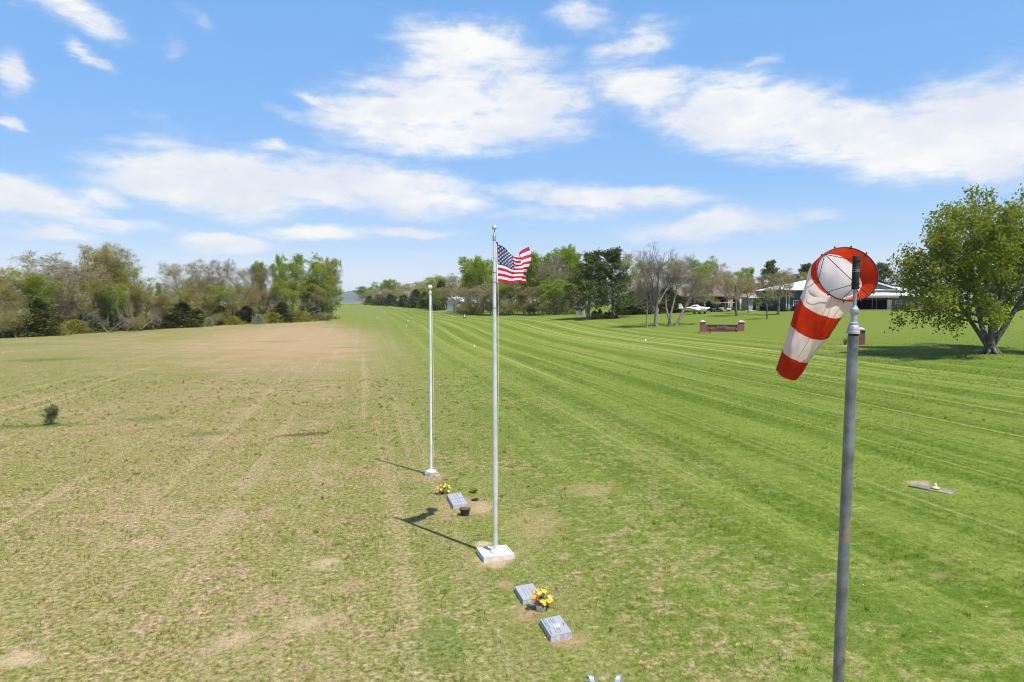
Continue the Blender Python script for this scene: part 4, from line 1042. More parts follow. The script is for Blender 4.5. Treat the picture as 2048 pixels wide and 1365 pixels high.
def cat(P, i, t):
    p0, p1, p2, p3 = P[max(i-1, 0)], P[i], P[i+1], P[min(i+2, len(P)-1)]
    return .5 * ((2 * p1) + (p2 - p0) * t + (2*p0 - 5*p1 + 4*p2 - p3) * t*t + (3*p1 - p0 - 3*p2 + p3) * t**3)
SUB, NS = 7, 72
secs = []
for i in range(len(ctr) - 1):
    for k in range(SUB): secs.append((i + k / SUB, cat(ctr, i, k / SUB), cat(rads, i, k / SUB)))
secs.append((len(ctr) - 1, ctr[-1], rads[-1]))
axes = []
for j in range(len(secs)):
    d = (secs[min(j+1, len(secs)-1)][1] - secs[max(j-1, 0)][1]).normalized(); s = secs[j][0]
    d2 = (a0 * max(0, 1 - s / 1.6) + d * min(1, s / 1.6)).normalized(); axes.append(d2)
u = right.cross(a0).normalized(); rings = []
for j, (s, c, r) in enumerate(secs):
    ax = axes[j]; u = (u - ax * u.dot(ax)).normalized(); w = ax.cross(u); row = []
    for k in range(NS):
        an = 2 * math.pi * k / NS; f = min(1, s / 2.0)
        rr = r * (1 + f * (.030 * math.sin(an * 4 + s * 1.3) + .020 * math.sin(an * 9 - s * 2.1) + .010 * math.sin(an * 15 + s * 4) * min(1, s / 4)))
        if 1 < s < 3: rr *= 1 + .03 * math.sin((s - 1) * math.pi / 2) * math.sin(an * 6 + 1)
        if s > 8: rr *= 1 + .05 * (s - 8) * math.sin(an * 2 + 1.1) + .035 * (s - 8) * math.sin(an * 5)
        row.append(c + (u * math.cos(an) + w * math.sin(an)) * rr)
    rings.append(row)
M_RED = cloth_mat('red_fabric', (.66, .045, .012), .50, .25); M_SWHITE = cloth_mat('white_fabric', (.86, .79, .755), .52, .10)
for bi in range(5):
    lo, hi = SOCKB[bi] * SUB, SOCKB[bi + 1] * SUB; mb = MB(); vs = [p for j in range(lo, hi + 1) for p in rings[j]]; fs = []
    for j in range(hi - lo):
        for k in range(NS):
            k2 = (k + 1) % NS; fs.append((j*NS+k, j*NS+k2, (j+1)*NS+k2, (j+1)*NS+k))
    mb.add(vs, fs, 0, True)
    o = mb.build('hem' if bi == 0 else 'fabric_band', M_RED if bi % 2 == 0 else M_SWHITE, sock, sharp=False)
    o['label'] = ('red hem sewn round the hoop', 'wide white band next to the mouth', 'upper red band', 'white band between two red bands', 'red tail end')[bi]
# seam
best = max(range(NS), key=lambda k: (rings[35][k] - ctr[5]).dot((right * -.25 + upv * -.35 - vr).normalized()))
mb = MB(); mb.tube([rings[j][best] + (rings[j][best] - secs[j][1]).normalized() * .0008 for j in range(SUB, len(secs))], .0014, 5)
mb.build('seam', mat('seam_thread', (.20, .11, .08), .9), sock)
mb = MB(); hoop = [p + a0 * -.004 for p in rings[0]]; mb.tube(hoop + hoop[:2], .0052, 8, caps=False); mb.build('hoop', M_WIRE, sock)
def pix(p):
    q = p + S0 - CAM; f = q.y * cp - q.z * sp
    return CX + FPX * q.x / f, CY - FPX * (q.z * cp + q.y * sp) / f
def near(px, py): return min(range(NS), key=lambda k: (pix(hoop[k])[0] - px) ** 2 + (pix(hoop[k])[1] - py) ** 2)
hubT, hubB = W(522) - S0, W(568) - S0
for (px, py, hubs) in ((1653, 510, (hubT, hubB)), (1651, 584, (hubB,)), (1734, 510, (hubT, hubB)), (1733, 587, (hubB,)), (1639, 559, (hoop[near(1653, 510)],)), (1682, 602, (W(574) - S0,)), (1717, 595, (hubB,))):
    k = near(px, py)
    for h in hubs:
        off = (hoop[k] - h).normalized() * 6 * PXM if h in (hubT, hubB) else Vector((0, 0, 0))
        mb = MB(); mb.tube([hoop[k], h + off], .0031, 6); mb.build('brace_wire', M_WIRE, sock)
for hub in (522, 568):
    mb = MB(); mb.lathe([(7.3 * PXM, -.005), (8.2 * PXM, -.004), (8.2 * PXM, .004), (7.3 * PXM, .005)], 24, 0, W(hub) - S0, wa); mb.build('collar', M_BLACK, sock)
for k in range(0, NS, 6):
    q = (k + 3) % NS; mb = MB(); d = (hoop[q] - ctr[0]).normalized()
    mb.tube([hoop[q] - d * .006, hoop[q] + d * .013], [.0085, .0065], 8); mb.ball(hoop[q] + d * .014, .0075, n=6)
    mb.build('clip', M_BLACK, sock)

# --- flagpoles
def flagpole(label, bx, by, top_px, top_py, r0, r1, mpole):
    b = onG(bx, by); d = b.y; t = at(top_px, top_py, d)
    o = thing('flagpole', label, 'flagpole', b); H = (t - b).length; ax = (t - b).normalized(); return o, b, H, ax
fp, fb_, fH, fax = flagpole('tall brushed metal flagpole with a ball top flying the flag, on white pad', 990.5, 1112, 988.6, 460, .055, .03, M_ALU)
mb = MB(); n = 26; mb.tube([fax * (fH - .12) * i / n for i in range(n + 1)], [.056 if i < n * .45 else .056 - .022 * (i - n * .45) / (n * .55) for i in range(n + 1)], 20); mb.build('pole', M_ALU, fp)
mb = MB(); mb.lathe([(.13, .095), (.135, .11), (.125, .13), (.09, .15), (.075, .165), (.06, .18)], 28); mb.build('base_collar', mat('cream_collar', (.55, .52, .46), .6), fp)
mb = MB()
for f in (.872, .843, .765): mb.lathe([(.043, -.012), (.047, -.01), (.047, .01), (.043, .012)], 20, 0, fax * fH * f, fax)
mb.build('joint_band', M_GALV, fp)
mb = MB(); mb.lathe([(.03, -.16), (.042, -.15), (.042, -.04), (.034, -.03), (.02, .02), (.012, .04), (.010, .10)], 18, 0, fax * (fH - .1), fax); mb.build('truck', M_GALV, fp)
mb = MB(); mb.ball(fax * (fH + .05), .058, n=14); mb.build('ball_finial', mat('satin_ball', (.72, .73, .72), .3, .6), fp)
mb = MB(); off = Vector((.085, -.01, 0))
mb.tube([fax * (fH - .28) + Vector((.045, 0, 0)), fax * (fH - .6) + off * .95, fax * fH * .6 + off * .9 + Vector((.012, 0, 0)), fax * fH * .35 + off * .8, fax * 1.35 + Vector((.06, 0, 0))], .006, 5); mb.build('halyard', M_ROPE, fp)
mb = MB(); mb.tube([(.05, 0, 1.26), (.085, 0, 1.28), (.09, 0, 1.22), (.09, 0, 1.36)], .009, 6); mb.build('cleat', M_GALV, fp)
mb = MB(); mb.lathe([(.006, -.05), (.022, -.03), (.022, .03), (.006, .05)], 8, 0, fax * (fH - .32) + Vector((.062, 0, 0)), fax); mb.build('pulley', M_BLACK, fp)
KEEP_OUT.append((fb_.x, fb_.y, .58))
mb = MB(); Mr = Matrix.Rotation(R(17), 4, 'Z')
mb.box((0, 0, 0), (.74, .68, .20), bev=.012, M=Mr)
for sx in (-1, 1): mb.box((sx * .355, 0, .109), (.028, .678, .022), M=Mr)
for sy in (-1, 1): mb.box((0, sy * .325, .108), (.678, .028, .020), M=Mr)
pad = mb.build('concrete_pad', M_CONC, loc=fb_); tag(pad, 'white square concrete pad with a raised rim under the flagpole with the flag', 'concrete pad')

rp, rb_, rH, rax = flagpole('shorter pale flagpole without a flag, standing farther back beside yellow flowers', 862, 951, 860.3, 577, .05, .03, M_PALEALU)
mb = MB(); n = 22; mb.tube([rax * (rH - .1) * i / n for i in range(n + 1)], [.05 - .014 * i / n for i in range(n + 1)], 18); mb.build('pole', M_PALEALU, rp)
mb = MB()
for f in (.45, .72): mb.lathe([(.040, -.012), (.046, -.01), (.046, .01), (.040, .012)], 20, 0, rax * rH * f, rax)
mb.build('joint_band', M_PALEALU, rp)
mb = MB(); mb.lathe([(.17, .13), (.175, .15), (.14, .18), (.08, .20), (.055, .22)], 24); mb.build('base_collar', M_PALEALU, rp)
mb = MB(); mb.lathe([(.03, -.12), (.046, -.1), (.046, -.03), (.03, .0), (.02, .02), (.014, .08)], 18, 0, rax * (rH - .1), rax); mb.build('truck', M_PALEALU, rp)
mb = MB(); mb.ball(rax * (rH + .04), .075, n=12); mb.build('ball_finial', M_WHITE, rp)
mb = MB(); mb.tube([rax * (rH - .25) + Vector((.05, 0, 0)), rax * rH * .8 + Vector((.075, 0, 0)), rax * rH * .45 + Vector((.105, 0, 0)), rax * rH * .2 + Vector((.11, 0, 0)), rax * .75 + Vector((.085, 0, 0)), rax * .62 + Vector((.115, 0, 0)), rax * .9 + Vector((.10, 0, 0)), rax * 1.2 + Vector((.06, 0, 0))], .008, 5); mb.build('halyard', M_ROPE, rp)
mb = MB(); mb.box((0, 0, .04), (.46, .42, .20), bev=.02, M=Matrix.Rotation(R(14), 4, 'Z')); mb.box((.12, -.24, .0), (.2, .12, .12), bev=.02, M=Matrix.Rotation(R(30), 4, 'Z')); mb.box((-.17, -.25, -.01), (.14, .1, .1), bev=.02)
tag(mb.build('concrete_block', M_CONC2, loc=rb_), 'rough grey concrete block under the shorter flagpole', 'concrete block')
KEEP_OUT.append((rb_.x, rb_.y, .3))

# --- the flag
FD = fb_.y - .02
hoistT, hoistB = at(994, 489.5, FD), at(996, 563.5, FD)
HO = (hoistT - hoistB).length; FLY = HO * 1.62
NU, NV = 78, 52
def plan(s):
    """the cloth seen from above: distance along it -> (to the right, away)"""
    k = [(0, .0, .0), (.10, .125, .06), (.20, .235, .165), (.30, .305, .29), (.40, .40, .395), (.48, .425, .50), (.55, .42, .605), (.63, .505, .685), (.70, .60, .735), (.78, .625, .845), (.85, .615, .945), (.93, .70, 1.02), (1, .795, 1.07)]
    for (a, x0, y0), (b, x1, y1) in zip(k, k[1:]):
        if s <= b:
            t = (s - a) / (b - a); i = [q[0] for q in k].index(a)
            P = [Vector((q[1], q[2], 0)) for q in k]; return cat(P, i, t)
    return Vector((k[-1][1], k[-1][2], 0))
def flag_pt(s, t):
    """s along the fly 0..1, t down the hoist 0..1"""
    base = hoistT.lerp(hoistB, t); p = plan(s) * (FLY / 1.43); p.x *= .93
    p.x += .05 * s * math.sin(t * 3.4 + .4) * HO + .075 * math.sin(s * 13 + t * 6) * s * s * HO; p.y += .05 * math.sin(s * 9 + t * 5) * s * HO
    q_ = min(1, s / .44); q_ = q_ * q_ * (3 - 2 * q_)
    sag = (.25 * q_ * (1 - t) ** 1.25 + .05 * s * (1 - t) - .03 * math.sin(s * 8 + t * 2) * s - .30 * max(0, s - .74) * 4 * (1 - t) ** 2.2 + .05 * s * t + .02 * math.sin(s * 7) * t - .10 * max(0, s - .86) * 7 * max(0, t - .7) * 3)
    return base + Vector((p.x, p.y, -sag * HO))
flag = thing('flag', 'stars and stripes flag rippling at the top of the taller flagpole', 'flag', hoistB)
F0 = hoistB
mb = MB()
vs = [flag_pt(i / NU, j / NV) - F0 for j in range(NV + 1) for i in range(NU + 1)]
for p in vs: mb.v.append(tuple(p))
for j in range(NV):
    for i in range(NU):
        st = int(j / NV * 13); canton = st < 7 and i / NU < .40
        mb.f.append([j*(NU+1)+i, j*(NU+1)+i+1, (j+1)*(NU+1)+i+1, (j+1)*(NU+1)+i]); mb.s.append(True)
        mb.m.append(2 if canton else (0 if st % 2 == 0 else 1))
def star(s, t, side):
    p = flag_pt(s, t); du = (flag_pt(s + .004, t) - p).normalized(); dv = (flag_pt(s, t + .004) - p).normalized(); nn = du.cross(dv).normalized() * side
    c = p + nn * .003 - F0; b = len(mb.v); mb.v.append(tuple(c))
    for k in range(10):
        r = HO * (.0345 if k % 2 == 0 else .0150); a = -math.pi / 2 + k * math.pi / 5
        mb.v.append(tuple(c + du * math.cos(a) * r + dv * math.sin(a) * r))
    for k in range(10): mb.f.append([b, b + 1 + k, b + 1 + (k + 1) % 10]); mb.m.append(1); mb.s.append(False)
for row in range(9):
    nst = 6 if row % 2 == 0 else 5
    for k in range(nst):
        s_ = .40 * ((2 * k + 1 + (row % 2)) / 12.0); t_ = 7 / 13 * ((row + 1) / 10.0)
        for side in (1, -1): star(s_, t_, side)
mb.build('cloth', [cloth_mat('flag_red', (.60, .018, .055), .35, .1), cloth_mat('flag_white', (.80, .79, .80), .35, .06), cloth_mat('flag_blue', (.030, .032, .135), .25, .1)], flag, sharp=False)
mb = MB(); mb.tube([hoistT - F0 + Vector((-.012, 0, .02)), hoistB - F0 + Vector((-.012, 0, -.02))], .014, 6); mb.build('hoist_band', M_WHITE, flag)

# --- grave markers
def slab(label, cx, cy, L, Wd, h, kind):
    p = onG(cx, cy); rz = RUN + R(2)
    o = thing('grave_marker', label, 'grave marker', p, rz, 'granite grave markers')
    KEEP_OUT.append((p.x, p.y, Wd * .62)); KEEP_OUT.append((p.x - math.sin(rz) * L * .3, p.y + math.cos(rz) * L * .3, Wd * .55)); KEEP_OUT.append((p.x + math.sin(rz) * L * .3, p.y - math.cos(rz) * L * .3, Wd * .55))
    mb = MB(); x, y = Wd / 2, L / 2; hw, he = h * .72, h       # a bevel marker: its top tips a little towards the reader on the left
    vs = [(-x-.012, -y-.012, -.05), (x+.012, -y-.012, -.05), (x+.012, y+.012, -.05), (-x-.012, y+.012, -.05), (-x, -y, hw), (x, -y, he), (x, y, he), (-x, y, hw)]
    mb.add(vs, [(3,2,1,0), (0,1,5,4), (1,2,6,5), (2,3,7,6), (3,0,4,7)], 1); mb.add(vs[4:], [(0,1,2,3)], 0)
    mb.build('stone', [M_GRAN, M_GRANR], o)
    tilt = Matrix.Translation((0, 0, (hw + he) / 2)) @ Matrix.Rotation(-math.atan2(he - hw, Wd), 4, 'Y')
    return o, tilt
def scribble(mb, rows, M, rnd, z=.0015):
    """cut lettering too small to read: rows of word-long strokes running up the stone's long side"""
    for (xx, y0, y1, hh) in rows:
        y = y0
        while y < y1:
            w = rnd.uniform(.008, .018); mb.box((xx + rnd.uniform(-.002, .002), y + w / 2, z), (hh, w * .55, .002), M=M)
            y += w * (1.0 if rnd.random() < .8 else 2.0)
rnd = random.Random(4)
o, T = slab('double grey grave marker with a joint across it, between flagpoles by the dark pot', 914, 1006.5, 1.22, .42, .15, 0)
mb = MB(); mb.box((0, .02, .001), (.42, .012, .006), M=T); mb.build('joint', M_CUT, o)
mb = MB(); scribble(mb, [(.06, -.5, -.2, .025), (-.02, -.45, -.15, .02), (.06, .18, .5, .025), (-.02, .2, .48, .02), (-.1, -.4, -.2, .015)], T, rnd); mb.build('lettering', mat('faint_letters', (.22, .225, .25), .7), o)
o, T = slab('plain grey grave marker beside the yellow flowers at the foot of the pad', 1056, 1194, .68, .38, .13, 0)
mb = MB(); scribble(mb, [(-.08, -.2, .2, .014), (-.02, -.15, .18, .014), (.06, -.2, .2, .02)], T, rnd); mb.build('lettering', mat('shallow_letters', (.27, .275, .30), .7), o)
o, T = slab('lettered grey grave marker with a small white plate, lowest in the photo', 1111, 1264, .68, .38, .14, 0)
mb = MB(); scribble(mb, [(-.155, -.3, .32, .017), (-.12, -.05, .3, .013)], T, rnd)
scribble(mb, [(.02, .10, .28, .012), (-.02, .09, .28, .012), (-.06, .12, .24, .01), (-.02, -.3, -.12, .012), (-.06, -.28, -.1, .012), (.02, -.27, -.12, .012), (.15, -.02, .03, .02)], T, rnd)
mb.box((.14, -.04, .002), (.012, .07, .003), M=T); mb.build('lettering', M_CUT, o)
mb = MB(); mb.box((.02, -.02, .004), (.10, .11, .006), M=T); pl = mb.build('photo_plate', M_WHITE, o)
mb = MB(); mb.box((.005, .01, .008), (.03, .03, .002), M=T); mb.box((.01, -.05, .008), (.045, .025, .002), M=T); mb.build('portrait', M_CUT, pl)

# --- flowers
def bouquet(label, px, py, hgt, wid, reds, vase, seed):
    p = onG(px, py); r = random.Random(seed)
    o = thing('bouquet', label, 'flowers', p, 0, 'yellow silk flowers on the graves'); KEEP_OUT.append((p.x, p.y, .12))
    yel = [mat('yellow_petal', (.78, .50, .08), .7, var=.15, scale=30), mat('orange_petal', (.74, .40, .05), .7, var=.15, scale=30), mat('cream_petal', (.76, .58, .22), .7, var=.1, scale=30), mat('red_petal', (.55, .06, .03), .7, var=.15, scale=30)]
    vz = .10 if vase else .02
    if vase:
        mb = MB(); mb.lathe([(.085, 0), (.095, .02), (.10, .07), (.11, .10), (.10, .10), (.09, .08)], 16, 0, (0, -.03, -.01)); mb.build('vase', M_CONC, o)
    st, lf = MB(), MB()
    for k in range(34 if vase else 24):
        a = r.uniform(0, 6.28); rad = wid / 2 * math.sqrt(r.random()); h = vz + (hgt - vz) * r.uniform(.35, 1.0) * (1 - .45 * (rad / (wid / 2)) ** 2)
        c = Vector((math.cos(a) * rad, math.sin(a) * rad * .8, h)); nrm = (Vector((math.cos(a) * .8, math.sin(a) * .8 - .35, 1.0)) + Vector((r.gauss(0, .25), r.gauss(0, .25), 0))).normalized()
        st.tube([(0, 0, vz * .6), c * .55 + Vector((0, 0, vz * .3)), c], .004, 4)
        q = Vector((0, 0, 1)).rotation_difference(nrm); mbp = MB(); R_ = r.uniform(.030, .048)
        for ring, (np_, rr, lift) in enumerate(((7, R_, .25), (6, R_ * .72, .6), (4, R_ * .4, 1.0))):
            for i in range(np_):
                b = 2 * math.pi * i / np_ + ring * .5 + r.uniform(-.15, .15); ca, sa = math.cos(b), math.sin(b); wd = rr * .42
                def pt(f, sd, z): return c + q @ Vector((ca * rr * f - sa * sd, sa * rr * f + ca * sd, z))
                mbp.add([pt(.05, 0, 0), pt(.55, -wd, rr * lift * .35), pt(1.0, -wd * .45, rr * lift * .75), pt(1.08, 0, rr * lift * .7), pt(1.0, wd * .45, rr * lift * .75), pt(.55, wd, rr * lift * .35)], [(0,1,2,3), (0,3,4,5)], 0, True)
        ki = 3 if (reds and r.random() < .03) else r.choice([0, 0, 0, 0, 1, 2])
        mbp.build('flower', yel[ki], o)
        for i in range(2):
            b = r.uniform(0, 6.28); e = c * .7 + Vector((math.cos(b) * .09, math.sin(b) * .09, -.02)); s_ = Vector((-math.sin(b), math.cos(b), .2)) * .018; mid = (c * .55 + e) * .5
            lf.add([c * .55, mid - s_, e, mid + s_ + Vector((0, 0, .01))], [(0,1,2,3)])
    st.build('stems', mat('green_stem', (.05, .085, .02), .8), o); lf.build('leaf_sprays', LEAF['green'], o)
bouquet('bunch of yellow and orange flowers standing in a stone vase beside the plain marker', 1082, 1219, .44, .46, True, True, 5)
bouquet('bunch of yellow flowers on the ground at the head of the double marker', 885, 989, .42, .46, False, False, 9)

# --- dark planter, ring, weed, sapling
p = onG(930, 1031); o = thing('flower_pot', 'dark round pot full of brown mulch at the foot of the double marker', 'pot', p); KEEP_OUT.append((p.x, p.y, .16))
mb = MB(); mb.lathe([(.10, 0), (.115, .01), (.135, .15), (.155, .16), (.158, .20), (.14, .20), (.13, .17)], 24); mb.build('pot', mat('dark_pot', (.035, .028, .030), .5, var=.2), o)
mb = MB(); mb.lathe([(.138, .165), (.13, .20), (.08, .215), (.02, .22)], 20); mb.build('mulch', mat('pot_mulch', (.13, .085, .06), .95, var=.4, scale=40, bump=1), o)
p = onG(950, 1001.5); mb = MB(); mb.tube([(.10 * math.cos(a), .085 * math.sin(a), .02 + .012 * math.sin(2 * a)) for a in [i * 2 * math.pi / 20 for i in range(22)]], .014, 7, caps=False)
mb.lathe([(.085, .0), (.08, .012)], 20); tag(mb.build('hose_ring', M_BLACK, loc=p + Vector((0, 0, .01))), 'small flat black ring lying in the grass right of the double marker', 'ring'); KEEP_OUT.append((p.x, p.y, .12))

p = onG(104, 849); o = thing('sapling', 'dark little sapling inside a wire cage in the dry field at the left', 'sapling', (p.x, p.y, p.z)); o.scale = (.85, .85, .88)
t = Tree(55); t.limb((0, 0, 0), (0, 0, 1), .95, .018, 0, [dict(seg=4, wob=.1, tip=.4, kids=14, k0=.05, ang=55, len=.5, rr=.5), dict(seg=3, wob=.2, up=.1, tip=.4, kids=3, ang=40, len=.5, leaf=4, l0=.1), dict(seg=2, kids=0, leaf=3)])
link(bpy.data.objects.new('trunk', np_mesh('trunk', *t.tubes((0, 1, 2)), mats=[BARK['brown']])), o)
link(bpy.data.objects.new('crown', np_mesh('crown', *t.leaves(10, .08, .09, .5), mats=[LEAF['cedar']])), o)
cg = thing('wire_cage', 'round wire mesh cage fencing in the little sapling', 'wire cage', (p.x, p.y, p.z)); mb = MB()
for i in range(16):
    a = 2 * math.pi * i / 16; mb.tube([(.38 * math.cos(a), .38 * math.sin(a), 0), (.38 * math.cos(a), .38 * math.sin(a), .85)], .0035, 4)
mb.build('upright_wires', M_GALV, cg)
mb = MB()
for h in (.03, .17, .31, .45, .59, .73, .85):
    mb.tube([(.38 * math.cos(a), .38 * math.sin(a), h) for a in [2 * math.pi * i / 24 for i in range(26)]], .0035, 4, caps=False)
mb.build('hoop_wires', M_GALV, cg)
stk = thing('stake', 'thin stake with two pale orange bands standing beside the caged sapling', 'stake', (p.x - .13, p.y + .1, p.z))
mb = MB(); mb.tube([(0, 0, -.1), (-.02, 0, 1.32)], .018, 6); mb.build('rod', mat('dark_stake', (.06, .05, .045), .8), stk)
for z0, z1 in ((.90, 1.07), (1.18, 1.33)):
    mb = MB(); mb.tube([(-.0152 * z0, 0, z0), (-.0152 * z1, 0, z1)], .024, 8); mb.build('orange_band', mat('pale_orange', (.75, .50, .30), .7), stk)
p = onG(948, 985); t = thicket(300); o = thing('weed', 'small leafy weed in the grass above the black ring', 'weed', p); g9 = np.random.default_rng(3)
mb = MB()
for k in range(26):
    a = g9.uniform(0, 6.28); l = g9.uniform(.1, .24); z = g9.uniform(.04, .12); s_ = Vector((-math.sin(a), math.cos(a), 0)) * .03; e = Vector((math.cos(a) * l, math.sin(a) * l, z))
    mb.add([(0, 0, 0), e * .6 - s_ + Vector((0, 0, .03)), e, e * .6 + s_ + Vector((0, 0, .03))], [(0,1,2,3)])
mb.build('leaf_rosette', LEAF['green'], o)

# --- runway slab with its yellow cone
p = onG(1866, 978); rz = math.atan2(1.2, .84) * -1
o = mbs = MB(); mbs.box((0, 0, -.02), (1.12, .52, .09), bev=.012); slabo = mbs.build('concrete_slab', mat('old_slab', (.20, .175, .16), .9, var=.25, scale=4, bump=.35, bscale=40, col2=(.30, .26, .22)), loc=(p.x, p.y, Z(p.x, p.y) + .0)); slabo.rotation_euler.z = rz
tag(slabo, 'flat grey concrete slab let into the lawn at the right', 'slab')
for f in (-.5, -.25, 0, .25, .5): KEEP_OUT.append((p.x + math.cos(rz) * f * 1.1, p.y + math.sin(rz) * f * 1.1, .38))
q = onG(1870, 980); o = thing('marker_light', 'yellow cone lamp with a clear glass top on the concrete slab', 'lamp', (q.x, q.y, Z(q.x, q.y) + .03))
mb = MB(); mb.lathe([(.115, .028), (.11, .04), (.05, .09), (.042, .095)], 24); mb.build('cone', mat('yellow_paint', (.72, .47, .10), .55), o)
mb = MB(); mb.lathe([(.04, .095), (.042, .11), (.04, .14), (.03, .16), (.01, .165)], 18); mb.build('glass', mat('frosted_glass', (.62, .66, .72), .2), o)

# --- runway edge markers
def marker(px, py, lab, h=.22):
    p = onG(px, py); o = thing('runway_marker', lab, 'marker', p, 0, 'small white runway edge markers')
    mb = MB(); mb.lathe([(.12, 0), (.12, .03), (.09, .04), (.045, h), (.03, h + .01)], 14); mb.build('cone', M_WHITE, o)
    mb = MB(); mb.lathe([(.14, -.01), (.14, .02), (.12, .022)], 14); mb.build('base_plate', M_BLACK, o)
for px, py, lab in ((677, 622, 'white marker at the near corner of the left wood'), (755, 636.5, 'white marker on the far left of the striped runway'), (813, 653, 'white marker left of the rear flagpole on the runway'),
                    (816, 643, 'white marker just behind the rear flagpole'), (949, 694, 'white marker on the runway left of the front flagpole'), (1021, 648, 'white marker on the runway right of the front flagpole'),
                    (905, 634, 'white marker in front of the barn'), (1291, 682, 'white marker below the bare lawn trees'), (687, 611, 'far white marker, leftmost on the runway crest'), (705, 611, 'far white marker, second on the runway crest'),
                    (749, 610, 'far white marker at the right of the runway crest')):
    marker(px, py, lab)
p = onG(929, 637); o = thing('marker_post', 'short white post with dark foot at the edge of the runway by the wood', 'post', p)
mb = MB(); mb.tube([(0, 0, -.1), (0, 0, .8)], .11, 10); mb.ball((0, 0, .8), .11, n=8); mb.build('post', M_WHITE, o); mb = MB(); mb.box((0, 0, .1), (.9, .5, .24), bev=.06); mb.build('foot', M_BLACK, o)

# --- garden chair, only the tops of its arms reach into the photo
AZ_ = .66; pl_ = G(1185, 1361, AZ_); pr_ = G(1234, 1362, AZ_)
ch = thing('garden_chair', 'garden chair of blue and white metal with scrolled arms at the bottom edge', 'chair', (pl_.x + .22, pl_.y - .33, Z(pl_.x, pl_.y)))
C0 = ch.location; M_BLUE = mat('blue_white_enamel', (.50, .62, .76), .25, .4, var=.15, scale=4, spec=.6); M_NAVY = mat('navy_enamel', (.05, .10, .20), .4, var=.2)
def strap(name, pts, wdt, th, m, parent, side=Vector((1, 0, 0))):
    mb = MB(); b = []; n = len(pts)
    for i, p_ in enumerate(pts):
        p_ = Vector(p_); t = (Vector(pts[min(i+1, n-1)]) - Vector(pts[max(i-1, 0)])).normalized(); nr = t.cross(side).normalized()
        for a, c in ((-1, -1), (1, -1), (1, 1), (-1, 1)): b.append(p_ + side * a * wdt / 2 + nr * c * th / 2)
    fs = [(3, 2, 1, 0), tuple(4 * (n - 1) + k for k in range(4))]
    for i in range(n - 1):
        for k in range(4): fs.append((4*i+k, 4*i+(k+1) % 4, 4*i+4+(k+1) % 4, 4*i+4+k))
    mb.add(b, fs); return mb.build(name, m, parent)
def arm(x, flip):
    front = .36; pts = []
    for i in range(11):                     # the scroll at the end of the arm
        a = R(-150 + 250 * i / 10); pts.append((x, front + .055 * math.sin(a) , AZ_ - .055 + .055 * math.cos(a)))
    pts = pts[::-1]; pts = [(x + flip * .05 * max(0, (q[1] - .3) / .1), q[1], q[2]) for q in pts[::-1]]
    pts.reverse(); pts = pts + [(x, .2, AZ_ - .01), (x, 0, AZ_ - .03), (x, -.2, AZ_ - .04), (x, -.42, AZ_ - .02)]
    ob = strap('armrest', pts, .062, .014, M_BLUE, ch); strap('arm_stripe', [(a, b, c + .0085) for a, b, c in pts[9:]], .014, .004, M_NAVY, ob)
    for y in (.24, -.36): strap('leg', [(x, y, AZ_ - .03), (x, y + (.05 if y > 0 else -.05), .3), (x, y + (.1 if y > 0 else -.14), -.01)], .045, .012, M_BLUE, ch)
wch = (pr_.x - pl_.x)
arm(pl_.x - C0.x, -1); arm(pr_.x - C0.x, 1)
mb = MB(); mb.box((0 + wch / 2 + pl_.x - C0.x, -.08, .40), (wch - .07, .52, .03), bev=.01); mb.build('seat', M_BLUE, ch)
mb = MB(); mb.box((wch / 2 + pl_.x - C0.x, -.42, .66), (wch - .07, .03, .5), bev=.01); mb.build('backrest', M_BLUE, ch)

# --- brick entrance walls
M_BRICK = brick_mat('red_brick', (.235, .075, .052), (.17, .048, .038), (.26, .19, .16)); M_BRICKD = brick_mat('dark_brick', (.16, .045, .038), (.12, .034, .03), (.2, .14, .12)); M_CAP = mat('cap_stone', (.44, .41, .40), .8, var=.12, scale=4, bump=.3)
def pillar_parts(o, x, h, w=.66, y=0):
    mb = MB(); mb.box((x, y, h / 2 - .1), (w, w, h + .2)); mb.box((x, y, h - .06), (w + .06, w + .06, .075)); mb.build('pillar', M_BRICK, o)
    mb = MB(); mb.box((x, y, h + .05), (w + .12, w + .12, .10)); e = (w + .12) / 2
    mb.add([(x-e, y-e, h+.1), (x+e, y-e, h+.1), (x+e, y+e, h+.1), (x-e, y+e, h+.1), (x, y, h+.30)], [(0,1,4), (1,2,4), (2,3,4), (3,0,4)]); mb.build('cap', M_CAP, o)
p = on_ground(1443.5, 91); o = thing('brick_sign_wall', 'low red brick sign wall between two capped pillars with a dark plaque', 'sign wall', (p.x, p.y, p.z - .02), R(-9))
hw_ = 2.43
pillar_parts(o, -hw_, 1.30); pillar_parts(o, hw_, 1.30)
mb = MB(); mb.box((0, 0, .42), (hw_ * 2 - .66, .36, 1.06)); mb.box((-hw_ + .45, -.12, .42), (.24, .40, 1.04)); mb.box((hw_ - .45, -.12, .42), (.24, .40, 1.04)); mb.build('brick_wall', M_BRICK, o)
mb = MB(); mb.box((0, -.02, .965), (hw_ * 2 - .7, .46, .07)); mb.box((0, -.02, .37), (hw_ * 2 - 1.15, .40, .065)); mb.build('brick_course', M_BRICKD, o)
mb = MB(); mb.box((0, -.20, .66), (1.28, .06, .50)); fr = mb.build('plaque_frame', mat('plaque_stone', (.22, .16, .15), .8), o)
mb = MB(); mb.box((0, -.24, .67), (1.06, .04, .38)); pq = mb.build('plaque', mat('slate_plaque', (.075, .085, .10), .5, var=.2), o)
mb = MB(); rr_ = random.Random(8)
for row, (y0, n_, hh) in enumerate(((.73, 9, .07), (.60, 12, .04))):
    for k in range(n_):
        x = -.42 + .84 * k / (n_ - 1)
        if rr_.random() < .85: mb.box((x, -.262, y0), (.03 if row == 0 else .022, .006, hh))
